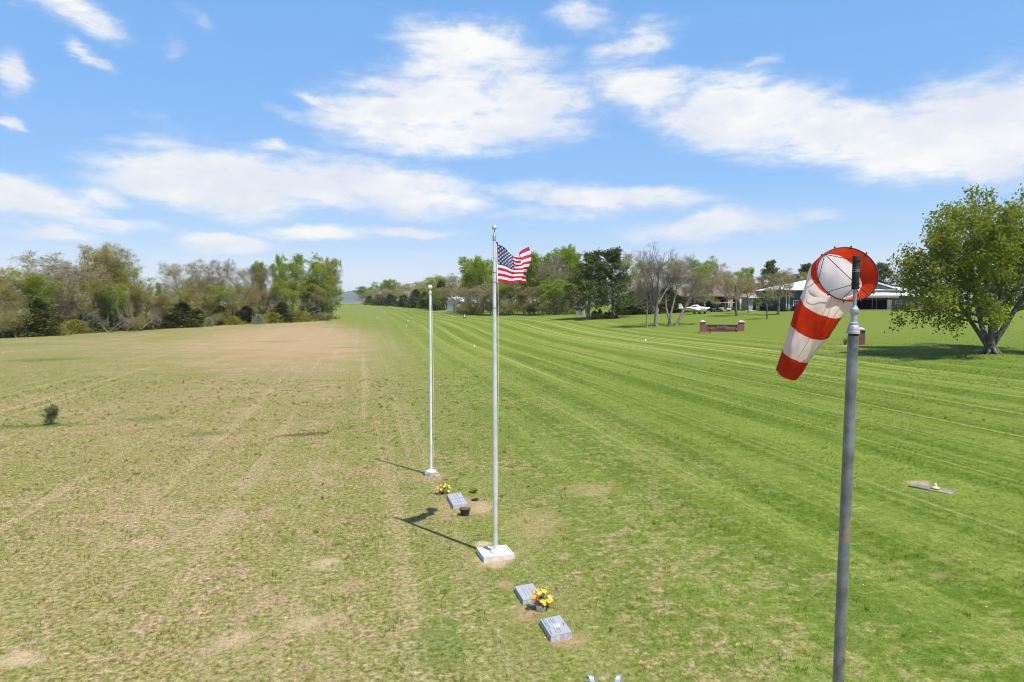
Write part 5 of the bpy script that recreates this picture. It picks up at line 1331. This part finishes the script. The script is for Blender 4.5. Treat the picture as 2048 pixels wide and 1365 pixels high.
mb.build('lettering', mat('plaque_letters', (.30, .31, .33), .6), pq)
mb = MB(); mb.box((0, -.05, -.015), (hw_ * 2 + .9, 1.0, .08)); mb.build('paving_strip', mat('clay_paving', (.42, .27, .20), .9, var=.2), o)
for x in (-1.45, 1.75):
    q = o.matrix_basis @ Vector((x, -.62, 0)); s_ = thing('ground_spotlight', 'small dark spotlight on a stem before the %s half of the brick sign wall' % ('left' if x < 0 else 'right'), 'spotlight', (q.x, q.y, p.z), R(-9), 'spotlights lighting the brick sign')
    mb = MB(); mb.tube([(0, 0, -.05), (0, 0, .30)], .035, 8); mb.build('stem', M_BLACK, s_)
    mb = MB(); mb.lathe([(.05, -.12), (.11, -.05), (.12, .1), (.13, .12)], 12, 0, (0, .05, .38), (0, .8, .6)); mb.build('lamp_head', mat('dark_lamp', (.05, .05, .045), .5), s_)
p = on_ground(1721.5, 63); o = thing('brick_sign_wall', 'brick pillar and wall seen end on, partly behind the windsock mast', 'sign wall', (p.x, p.y, p.z - .02), R(69))
pillar_parts(o, 0, 1.30, .60); pillar_parts(o, 4.6, 1.30, .60)
mb = MB(); mb.box((2.3, 0, .42), (4.0, .36, 1.06)); mb.build('brick_wall', M_BRICK, o)
mb = MB(); mb.box((2.3, .0, .965), (4.0, .46, .07)); mb.build('brick_course', M_BRICKD, o)
p = on_ground(1687, 62.5)
mb = MB()
for i in range(14):
    a = 2 * math.pi * i / 14; x, y = p.x + .62 * math.cos(a), p.y + .8 * math.sin(a); mb.v.append((x, y, Z(x, y) + .012))
mb.v.append((p.x, p.y, p.z + .12))
for i in range(14): mb.f.append([i, (i + 1) % 14, 14]); mb.m.append(0); mb.s.append(False)
tag(mb.build('bare_soil', mat('red_soil', (.34, .19, .13), .95, var=.2)), kind='structure')
p = on_ground(1690.5, 62.3); o = thing('yucca_plant', 'dark spiky plant in the bare soil left of the windsock mast', 'plant', p); mb = MB(); r9 = random.Random(2)
for k in range(34):
    a = r9.uniform(0, 6.28); l = r9.uniform(.5, 1.0); tl = r9.uniform(.05, .5); e = Vector((math.cos(a) * l * tl, math.sin(a) * l * tl, l)); s_ = Vector((-math.sin(a), math.cos(a), 0)) * .03
    mb.add([-s_, s_, e], [(0, 1, 2)])
mb.build('blades', LEAF['cedar'], o)
# ------------------------------------------------------------------ houses, barn, aeroplane, carts
M_SLATE = mat('slate_siding', (.060, .080, .105), .7, var=.12, scale=2); M_GREYW = mat('grey_siding', (.185, .180, .195), .75, var=.12, scale=2)
M_WROOF = mat('white_metal_roof', (.78, .78, .77), .4, .1, var=.05, scale=1); M_TRIM = mat('white_trim', (.78, .78, .77), .5, var=.05)
M_DARK = mat('interior_shade', (.018, .017, .018), .8, var=.3); M_GLASS = mat('window_glass', (.02, .024, .03), .06, var=.2, spec=.8)  # the near-black material puts the shade inside open garages into its colour
M_BROOF = mat('brown_shingles', (.155, .105, .092), .9, var=.2, scale=2, bump=.5, bscale=12); M_STONE = mat('warm_stone', (.44, .33, .26), .9, var=.25, scale=3, bump=.5, bscale=9)
M_BEIGE = mat('beige_wall', (.40, .34, .255), .85, var=.12); M_BRICKW = mat('brown_brick_wall', (.165, .125, .105), .9, var=.2, scale=3); M_PATIO = mat('pink_patio', (.46, .35, .29), .9, var=.12, scale=1)
def window(parent, x, z, w, h, y, side=1):
    mb = MB(); t = .11
    mb.box((x - w/2 - t/2, y, z), (t, .10, h + 2*t)); mb.box((x + w/2 + t/2, y, z), (t, .10, h + 2*t)); mb.box((x, y, z + h/2 + t/2), (w, .10, t)); mb.box((x, y - .01, z - h/2 - t/2), (w, .14, t)); mb.box((x, y + .01, z), (w, .06, .07))
    f = mb.build('window', M_TRIM, parent); mb = MB(); mb.box((x, y + .03, z), (w, .04, h)); mb.build('pane', M_GLASS, f)
def hip(mb, x0, x1, y0, y1, z0, z1, r0, r1, th=.14):
    ym = (y0 + y1) / 2
    for dz, fl in ((0, 0), (-th, 1)):
        vs = [(x0, y0, z0+dz), (x1, y0, z0+dz), (x1, y1, z0+dz), (x0, y1, z0+dz), (r0, ym, z1+dz), (r1, ym, z1+dz)]
        fs = [(0,1,5,4), (1,2,5), (2,3,4,5), (3,0,4)]; mb.add(vs, [f[::-1] for f in fs] if fl else fs)
    b = len(mb.v) - 12
    for i in range(4):
        j = (i + 1) % 4; mb.f.append([b + 6 + i, b + 6 + j, b + j, b + i]); mb.m.append(0); mb.s.append(False)

g = on_ground(1690, 140)
h1 = thing('house', 'slate blue house with white metal roof and wide dark garage, behind the windsock', 'house', g)
mb = MB()
mb.box((-5.9, 6.5, 1.9), (11.8, 13, 4.2)); mb.build('wall', M_SLATE, h1)
mb = MB(); mb.box((9.1, 7, 1.35), (.8, 12, 3.1)); mb.box((15.4, 7.2, 1.3), (11.6, 11.6, 3.0)); mb.box((4.5, 12, 1.5), (8.6, 1, 3.4)); mb.box((4.4, .5, 2.9), (8.6, .8, .6)); mb.build('wall', M_GREYW, h1)
mb = MB(); hip(mb, -13.7, 12.2, -1.2, 14.6, 4.05, 7.0, -1, 1); rf = mb.build('roof', M_WROOF, h1)
mb = MB(); mb.add([(-6, -1.0, 3.62), (11, -1.0, 3.62), (1.0, -1.0, 6.55), (-6, 5, 3.62), (11, 5, 3.62), (1, 5, 6.55)], [(0,1,2), (3,5,4), (0,3,4,1)]); mb.build('gable', M_GREYW, h1)
mb = MB()
for a, b in (((1.0, 6.62), (11.6, 3.52)), ((1.0, 6.62), (-6.6, 3.52))):
    vs = [(a[0], -1.5, a[1]), (b[0], -1.5, b[1]), (b[0], 5.2, b[1]), (a[0], 5.2, a[1])]; vs += [(x, y, z + .26) for x, y, z in vs]
    mb.add(vs, [(0,1,5,4), (1,2,6,5), (2,3,7,6), (3,0,4,7), (4,5,6,7), (3,2,1,0)])
mb.build('gable_roof', M_WROOF, h1)
mb = MB(); vs = [(-1, -2.6, 3.0), (10, -2.6, 3.0), (16.2, -2.2, 2.62), (16.2, .4, 2.9), (10, .4, 3.85), (-1, .4, 3.85)]; vs2 = [(x, y, z - .16) for x, y, z in vs]
mb.add(vs + vs2, [(0,1,4,5), (1,2,3,4), (6,7,1,0), (7,8,2,1), (8,9,3,2), (11,10,7,6), (10,9,8,7)]); mb.build('porch_roof', M_WROOF, h1)
mb = MB(); mb.box((4.5, -2.4, 2.66), (9.6, .22, .34)); mb.build('porch_beam', mat('cream_beam', (.52, .47, .40), .7), h1)
mb = MB(); mb.box((4.4, 11.3, 1.5), (8.4, .2, 3.0)); mb.box((4.4, 5.5, 2.72), (8.4, 11, .1)); mb.box((.15, 6, 1.4), (.2, 11, 2.7)); mb.box((8.62, 6, 1.4), (.12, 11, 2.7)); mb.build('garage_opening_shade', M_DARK, h1)  # inner faces of the garage, coloured near-black in place of its shade
mb = MB(); mb.box((4.4, .3, 2.33), (8.4, .08, .55)); mb.build('garage_door', mat('dark_door', (.05, .045, .045), .6), h1)
for x in (.4, 2.4, 5.5, 6.4):
    mb = MB(); mb.box((x, .2, 1.25), (.10 if x > 3 else .2, .1, 2.5)); mb.build('post', mat('grey_post', (.22, .20, .19), .7) if x > 3 else M_GREYW, h1)
mb = MB(); mb.box((9.25, .88, 1.02), (.92, .12, 2.05)); d_ = mb.build('door', M_WHITE, h1); mb = MB(); mb.ball((9.6, .8, 1.0), .05, n=6); mb.build('handle', M_BLACK, d_)
window(h1, -9.8, 1.35, 1.0, 1.0, -.05); window(h1, 11.4, 1.3, 1.15, .95, 1.36); window(h1, 13.5, 1.3, .8, .95, 1.36); window(h1, 18.5, 1.35, .9, 1.0, 1.36)
for x in (-11.78, -11.25): mb = MB(); mb.box((x, -.07, 1.95), (.13, .1, 3.9)); mb.build('downpipe', M_TRIM, h1)
mb = MB(); mb.box((16, 7.2, 2.95), (14, 13.4, .22)); mb.build('wing_roof', M_WROOF, h1)
def apron(name, x0, x1, d0, d1, m, lift=.05, n=10):
    mb = MB()
    for i in range(n + 1):
        for d in (d0, d1):
            x = x0 + (x1 - x0) * i / n; mb.v.append((x, d, Z(x, d) + lift))
    for i in range(n): mb.f.append([2*i, 2*i+2, 2*i+3, 2*i+1]); mb.m.append(0); mb.s.append(False)
    return tag(mb.build(name, m), kind='structure')
apron('patio', g.x - 5.2, g.x + 12.2, 135.8, 140.6, M_PATIO)
for x, y, lab in ((1862, 606, 'orange flowering shrub by the slate house, seen through the maple'),): tree_at('brush', 'bush', lab, x - 40, y, 137.5, 22, cat='bush')
for x, ty, w, lab in ((1566, 608, 18, 'dark hedge bush at the left corner of the slate house'), (1590, 612, 22, 'low dark bush under the slate wall window'), (1606, 613, 16, 'low dark bush half behind the red band of the windsock')):
    tree_at('cedar', 'bush', lab, x, ty, 138, w, cat='bush', group='bushes at the slate house')

g = on_ground(1420, 158); h2 = thing('house', 'brown shingled house with stone piers and dark porch behind the aeroplane', 'house', g)
mb = MB(); mb.box((1.1, 5.5, 1.5), (12.2, 7, 3.3)); mb.build('wall', M_BRICKW, h2)
mb = MB(); hip(mb, -5.6, 8.0, -1.0, 11, 3.2, 6.2, -.6, 3.6); rf = mb.build('roof', M_BROOF, h2)
mb = MB(); mb.box((3.2, 4.4, 5.9), (.9, .7, 1.9)); mb.build('chimney', M_BRICKW, rf)
for x, w, m in ((4.35, 1.15, M_STONE), (6.0, .8, M_STONE), (7.3, .5, M_STONE), (-5.1, .35, M_BRICKW)):
    mb = MB(); mb.box((x, -.4, 1.45), (w, .7, 3.1)); mb.build('pier', m, h2)
mb = MB(); mb.box((-1.35, -.5, 1.45), (.2, .2, 3.1)); mb.build('post', M_TRIM, h2)
for x0, x1 in ((-4.8, -2.3), (-.8, 1.4), (1.7, 3.6)):
    mb = MB(); mb.box(((x0+x1)/2, 1.97, 1.2), (x1 - x0, .1, 2.3)); mb.build('garage_opening_shade', M_DARK, h2)  # flat near-black panels on the wall, painted shade of the porch openings
mb = MB(); mb.box((-5.2, 9, 4.2), (4.4, 5, 7.4)); mb.build('upper_wall', M_BEIGE, h2)
mb = MB(); hip(mb, -8, -2.4, 5.9, 12.2, 7.7, 9.6, -5.6, -4.8); mb.build('upper_roof', M_BROOF, h2)
window(h2, -5.5, 6.5, 1.2, .75, 6.44)

g = on_ground(1530, 150); h3 = thing('carport', 'open carport with tan roof and thin white fascia between the two houses', 'carport', g)
mb = MB(); hip(mb, -3.9, 6.2, -.8, 9, 2.72, 4.3, -.5, 3.4); mb.build('roof', mat('tan_roof', (.33, .245, .195), .9, var=.15), h3)
mb = MB(); mb.box((1.1, -.86, 2.66), (10.2, .1, .2)); mb.build('fascia', M_TRIM, h3)
mb = MB(); mb.box((-3.1, 2, 1.25), (.95, 4.5, 2.7)); mb.build('wall', mat('pale_grey_wall', (.36, .355, .36), .8), h3)
mb = MB(); mb.box((1.4, 6, 1.25), (8.0, .2, 2.7)); mb.box((5.6, 3, 1.25), (.2, 6, 2.7)); mb.build('back_wall', M_DARK, h3)  # carport walls coloured near-black to stand for the shade under the roof
p = g + Vector((-1.6, -.2, 0)); o = thing('water_tank', 'white plastic tank standing in the carport', 'tank', p); mb = MB(); mb.lathe([(.42, 0), (.45, .05), (.45, .85), (.38, .95), (.15, 1.0), (.14, 1.05)], 18); mb.build('tank', mat('tank_plastic', (.48, .52, .56), .5), o)
mb = MB(); mb.lathe([(.46, .3), (.465, .33), (.46, .36)], 18); mb.build('band', M_GALV, o)
apron('apron', g.x - 4.6, g.x + 3.5, 146.5, 149.4, mat('white_concrete', (.58, .54, .49), .9))

# barn among the trees beyond the runway
g = on_ground(905, 272); bn = thing('barn', 'pale grey metal barn half hidden among the trees across the runway', 'barn', g, R(-34))
mb = MB(); mb.box((0, 6, 1.6), (5.2, 12, 3.6)); mb.add([(-2.6, 0, 3.4), (2.6, 0, 3.4), (0, 0, 5.0), (-2.6, 12, 3.4), (2.6, 12, 3.4), (0, 12, 5.0)], [(0,1,2), (5,4,3)]); mb.build('wall', mat('pale_siding', (.46, .47, .52), .6, var=.1), bn)
mb = MB()
for sx in (-1, 1):
    vs = [(0, -.35, 5.06), (sx * 3.0, -.35, 3.2), (sx * 3.0, 12.3, 3.2), (0, 12.3, 5.06)]; vs += [(x, y, z + .16) for x, y, z in vs]
    mb.add(vs, [(0,1,5,4), (1,2,6,5), (2,3,7,6), (4,5,6,7), (3,2,1,0)])
mb.build('roof', M_WROOF, bn)
mb = MB(); mb.box((2.62, 3, 1.4), (.1, 2.4, 2.8)); mb.box((.9, -.03, 1.4), (.5, .08, 2.9)); mb.build('door', mat('dark_blue_door', (.05, .055, .085), .5), bn)
mb = MB(); mb.box((2.72, 4.4, 1.7), (.1, .14, 3.4)); mb.build('downpipe', M_TRIM, bn)
apron('lane', on_ground(858, 268).x, on_ground(893, 268).x, 262, 270, mat('pale_gravel', (.50, .44, .36), .95), .12)
g = on_ground(1161, 156); o = thing('shed', 'small pale shed among bare bushes behind the left pine', 'shed', g, R(-20)); mb = MB(); mb.box((0, 0, .75), (1.7, 1.6, 1.6)); mb.build('wall', mat('pale_shed', (.26, .30, .26), .8), o)
mb = MB(); mb.add([(-1, -.95, 1.5), (1, -.95, 1.5), (1, .95, 1.5), (-1, .95, 1.5), (-1, 0, 2.0), (1, 0, 2.0)], [(0,1,5,4), (2,3,4,5), (1,2,5), (3,0,4), (3,2,1,0)]); mb.build('roof', M_GREYW, o)
mb = MB(); mb.box((.2, -.82, .6), (.6, .05, 1.15)); mb.build('door', M_GREYW, o)

# aeroplane
g = on_ground(1392, 139); ap = thing('aeroplane', 'small white low winged aeroplane parked on the lawn before the brown house', 'aeroplane', g, R(-42))
# local +x is the nose
secs_ = [(-3.7, .04, .10, 1.05), (-3.0, .12, .2, 1.02), (-1.8, .30, .36, 1.0), (-.6, .50, .50, .98), (.4, .54, .52, .96), (1.3, .48, .46, .98), (2.0, .40, .38, 1.0), (2.35, .26, .26, 1.0), (2.5, .05, .05, 1.0)]
mb = MB(); vs = []; fs = []; n = 18
for x, hw, hh, zc in secs_:
    for k in range(n):
        a = 2 * math.pi * k / n; c, s = math.cos(a), math.sin(a)
        vs.append((x, hw * math.copysign(abs(c) ** .75, c), zc + hh * math.copysign(abs(s) ** .75, s)))
for i in range(len(secs_) - 1):
    for k in range(n): fs.append((i*n+k, i*n+(k+1) % n, (i+1)*n+(k+1) % n, (i+1)*n+k))
mb.add(vs, fs, 0, True); mb.build('fuselage', M_WHITE, ap)
def wing(name, root, tip, y0, y1, z0, z1, th, sweep=0):
    out = None
    for sd in (-1, 1):
        mb = MB(); vs = []; fs = []
        for y, z, ch, t in ((y0, z0, root, th), (y1 * .94, z0 + (z1 - z0) * .94, tip, th * .7), (y1, z1 + .02, tip * .75, th * .35)):
            for f, zz in ((.5, 0), (.38, .5), (.1, .62), (-.5, .03), (.1, -.38), (.38, -.4)): vs.append((f * ch + sweep * (y - y0), sd * y, z + zz * t))
        for i in range(2):
            for k in range(6): fs.append((i*6+k, i*6+(k+1) % 6, i*6+6+(k+1) % 6, i*6+6+k))
        fs += [tuple(range(6)), tuple(range(12, 18))]
        mb.add(vs, fs, 0, False); mb.build(name, M_WHITE, ap)
wing('wing', 1.55, 1.2, .35, 4.4, .72, 1.22, .26); wing('tailplane', .75, .55, .05, 1.45, 1.12, 1.14, .10)
ap_t = [c for c in ap.children if c.name.startswith('tailplane')]
for c in ap_t: c.location.x = -3.35
for c in [c for c in ap.children if c.name.startswith('wing')]: c.location.x = .35
mb = MB(); vs = [(-3.75, 0, 1.05), (-2.7, 0, 1.05), (-3.35, 0, 2.05), (-3.85, 0, 2.05)]; mb.add([(x, -.05, z) for x, y, z in vs] + [(x, .05, z) for x, y, z in vs], [(0,1,2,3), (7,6,5,4), (0,4,5,1), (1,5,6,2), (2,6,7,3), (3,7,4,0)]); mb.build('fin', M_WHITE, ap)
mb = MB(); vs = []; fs = []
for x, hw, zt in ((-1.3, .22, 1.42), (-.6, .42, 1.78), (.3, .42, 1.84), (.9, .40, 1.45)):
    for k in range(9):
        a = math.pi * k / 8; vs.append((x, hw * math.cos(a), 1.3 + (zt - 1.3) * math.sin(a)))
for i in range(3):
    for k in range(8): fs.append((i*9+k, i*9+k+1, (i+1)*9+k+1, (i+1)*9+k))
mb.add(vs, fs, 0, True); cn = mb.build('canopy', M_WHITE, ap)
for sd in (-1, 1):
    for x0, x1 in ((-.52, -.12), (-.02, .36)):
        mb = MB(); mb.add([(x0, sd * .43, 1.40), (x1, sd * .43, 1.40), (x1, sd * .37, 1.66), (x0, sd * .37, 1.66), (x0, sd * .38, 1.40), (x1, sd * .38, 1.40), (x1, sd * .32, 1.66), (x0, sd * .32, 1.66)], [(0,1,2,3), (7,6,5,4), (0,4,5,1), (1,5,6,2), (2,6,7,3), (3,7,4,0)]); mb.build('window', M_GLASS, cn)
mb = MB(); mb.lathe([(.14, 0), (.11, .15), (.02, .3)], 14, 0, (2.45, 0, 1), (1, 0, 0)); sp2 = mb.build('spinner', M_GALV, ap)
mb = MB(); mb.box((2.56, 0, 1), (.03, .10, 1.6)); mb.build('propeller', M_BLACK, sp2)
for x, y in ((.2, -1.05), (.2, 1.05), (1.9, 0)):
    mb = MB(); mb.tube([(x, y, .75), (x, y, .22)], .045, 6); st_ = mb.build('landing_leg', M_WHITE, ap)
    mb = MB(); mb.lathe([(.15, -.07), (.22, -.06), (.23, 0), (.22, .06), (.15, .07)], 16, 0, (x, y, .21), (0, 1, 0)); mb.build('wheel', M_BLACK, st_)

# golf carts
def cart(label, px, d, rz, body):
    g = on_ground(px, d); o = thing('golf_cart', label, 'golf cart', g, rz, 'golf carts parked before the brown house')
    mb = MB(); mb.box((.75, 0, .55), (.8, 1.05, .45), bev=.12); mb.box((-.85, 0, .6), (.8, 1.08, .5), bev=.1); mb.box((0, 0, .32), (2.3, 1.0, .14)); mb.build('body', body, o)
    mb = MB(); mb.box((-.25, 0, .78), (.5, 1.0, .14), bev=.04); mb.box((-.52, 0, 1.05), (.12, 1.0, .45), bev=.04); mb.build('seat', M_BLACK, o)
    mb = MB(); mb.box((-.05, 0, 1.86), (1.75, 1.15, .07), bev=.03); rf = mb.build('roof', mat('cart_canopy', (.45, .43, .38), .6), o)
    for x in (.72, -.85):
        for y in (-.5, .5): mb = MB(); mb.tube([(x, y, .7), (x * .95, y, 1.85)], .022, 6); mb.build('post', M_BLACK, o)
    for x in (.8, -.8):
        for y in (-.48, .48): mb = MB(); mb.lathe([(.1, -.09), (.2, -.08), (.22, 0), (.2, .08), (.1, .09)], 14, 0, (x, y, .22), (0, 1, 0)); mb.build('wheel', M_BLACK, o)
    mb = MB(); mb.lathe([(.16, 0), (.17, .02), (.16, .04)], 14, 0, (.30, -.22, 1.05), (-.6, 0, .7)); mb.build('steering_wheel', M_BLACK, o)
M_CARTD = mat('dark_cart', (.035, .035, .04), .4)
M_CARTD2 = mat('green_cart', (.05, .075, .06), .4)
cart('dark green golf cart nearest the aeroplane', 1432, 146, R(20), M_CARTD2); cart('cream golf cart in the middle of the row by the stone pier', 1449, 147, R(10), mat('cream_cart', (.48, .44, .36), .4)); cart('dark golf cart at the right end of the row before the stone pier', 1463, 147.5, R(-12), M_CARTD)
grass()
dandelions()
haze()
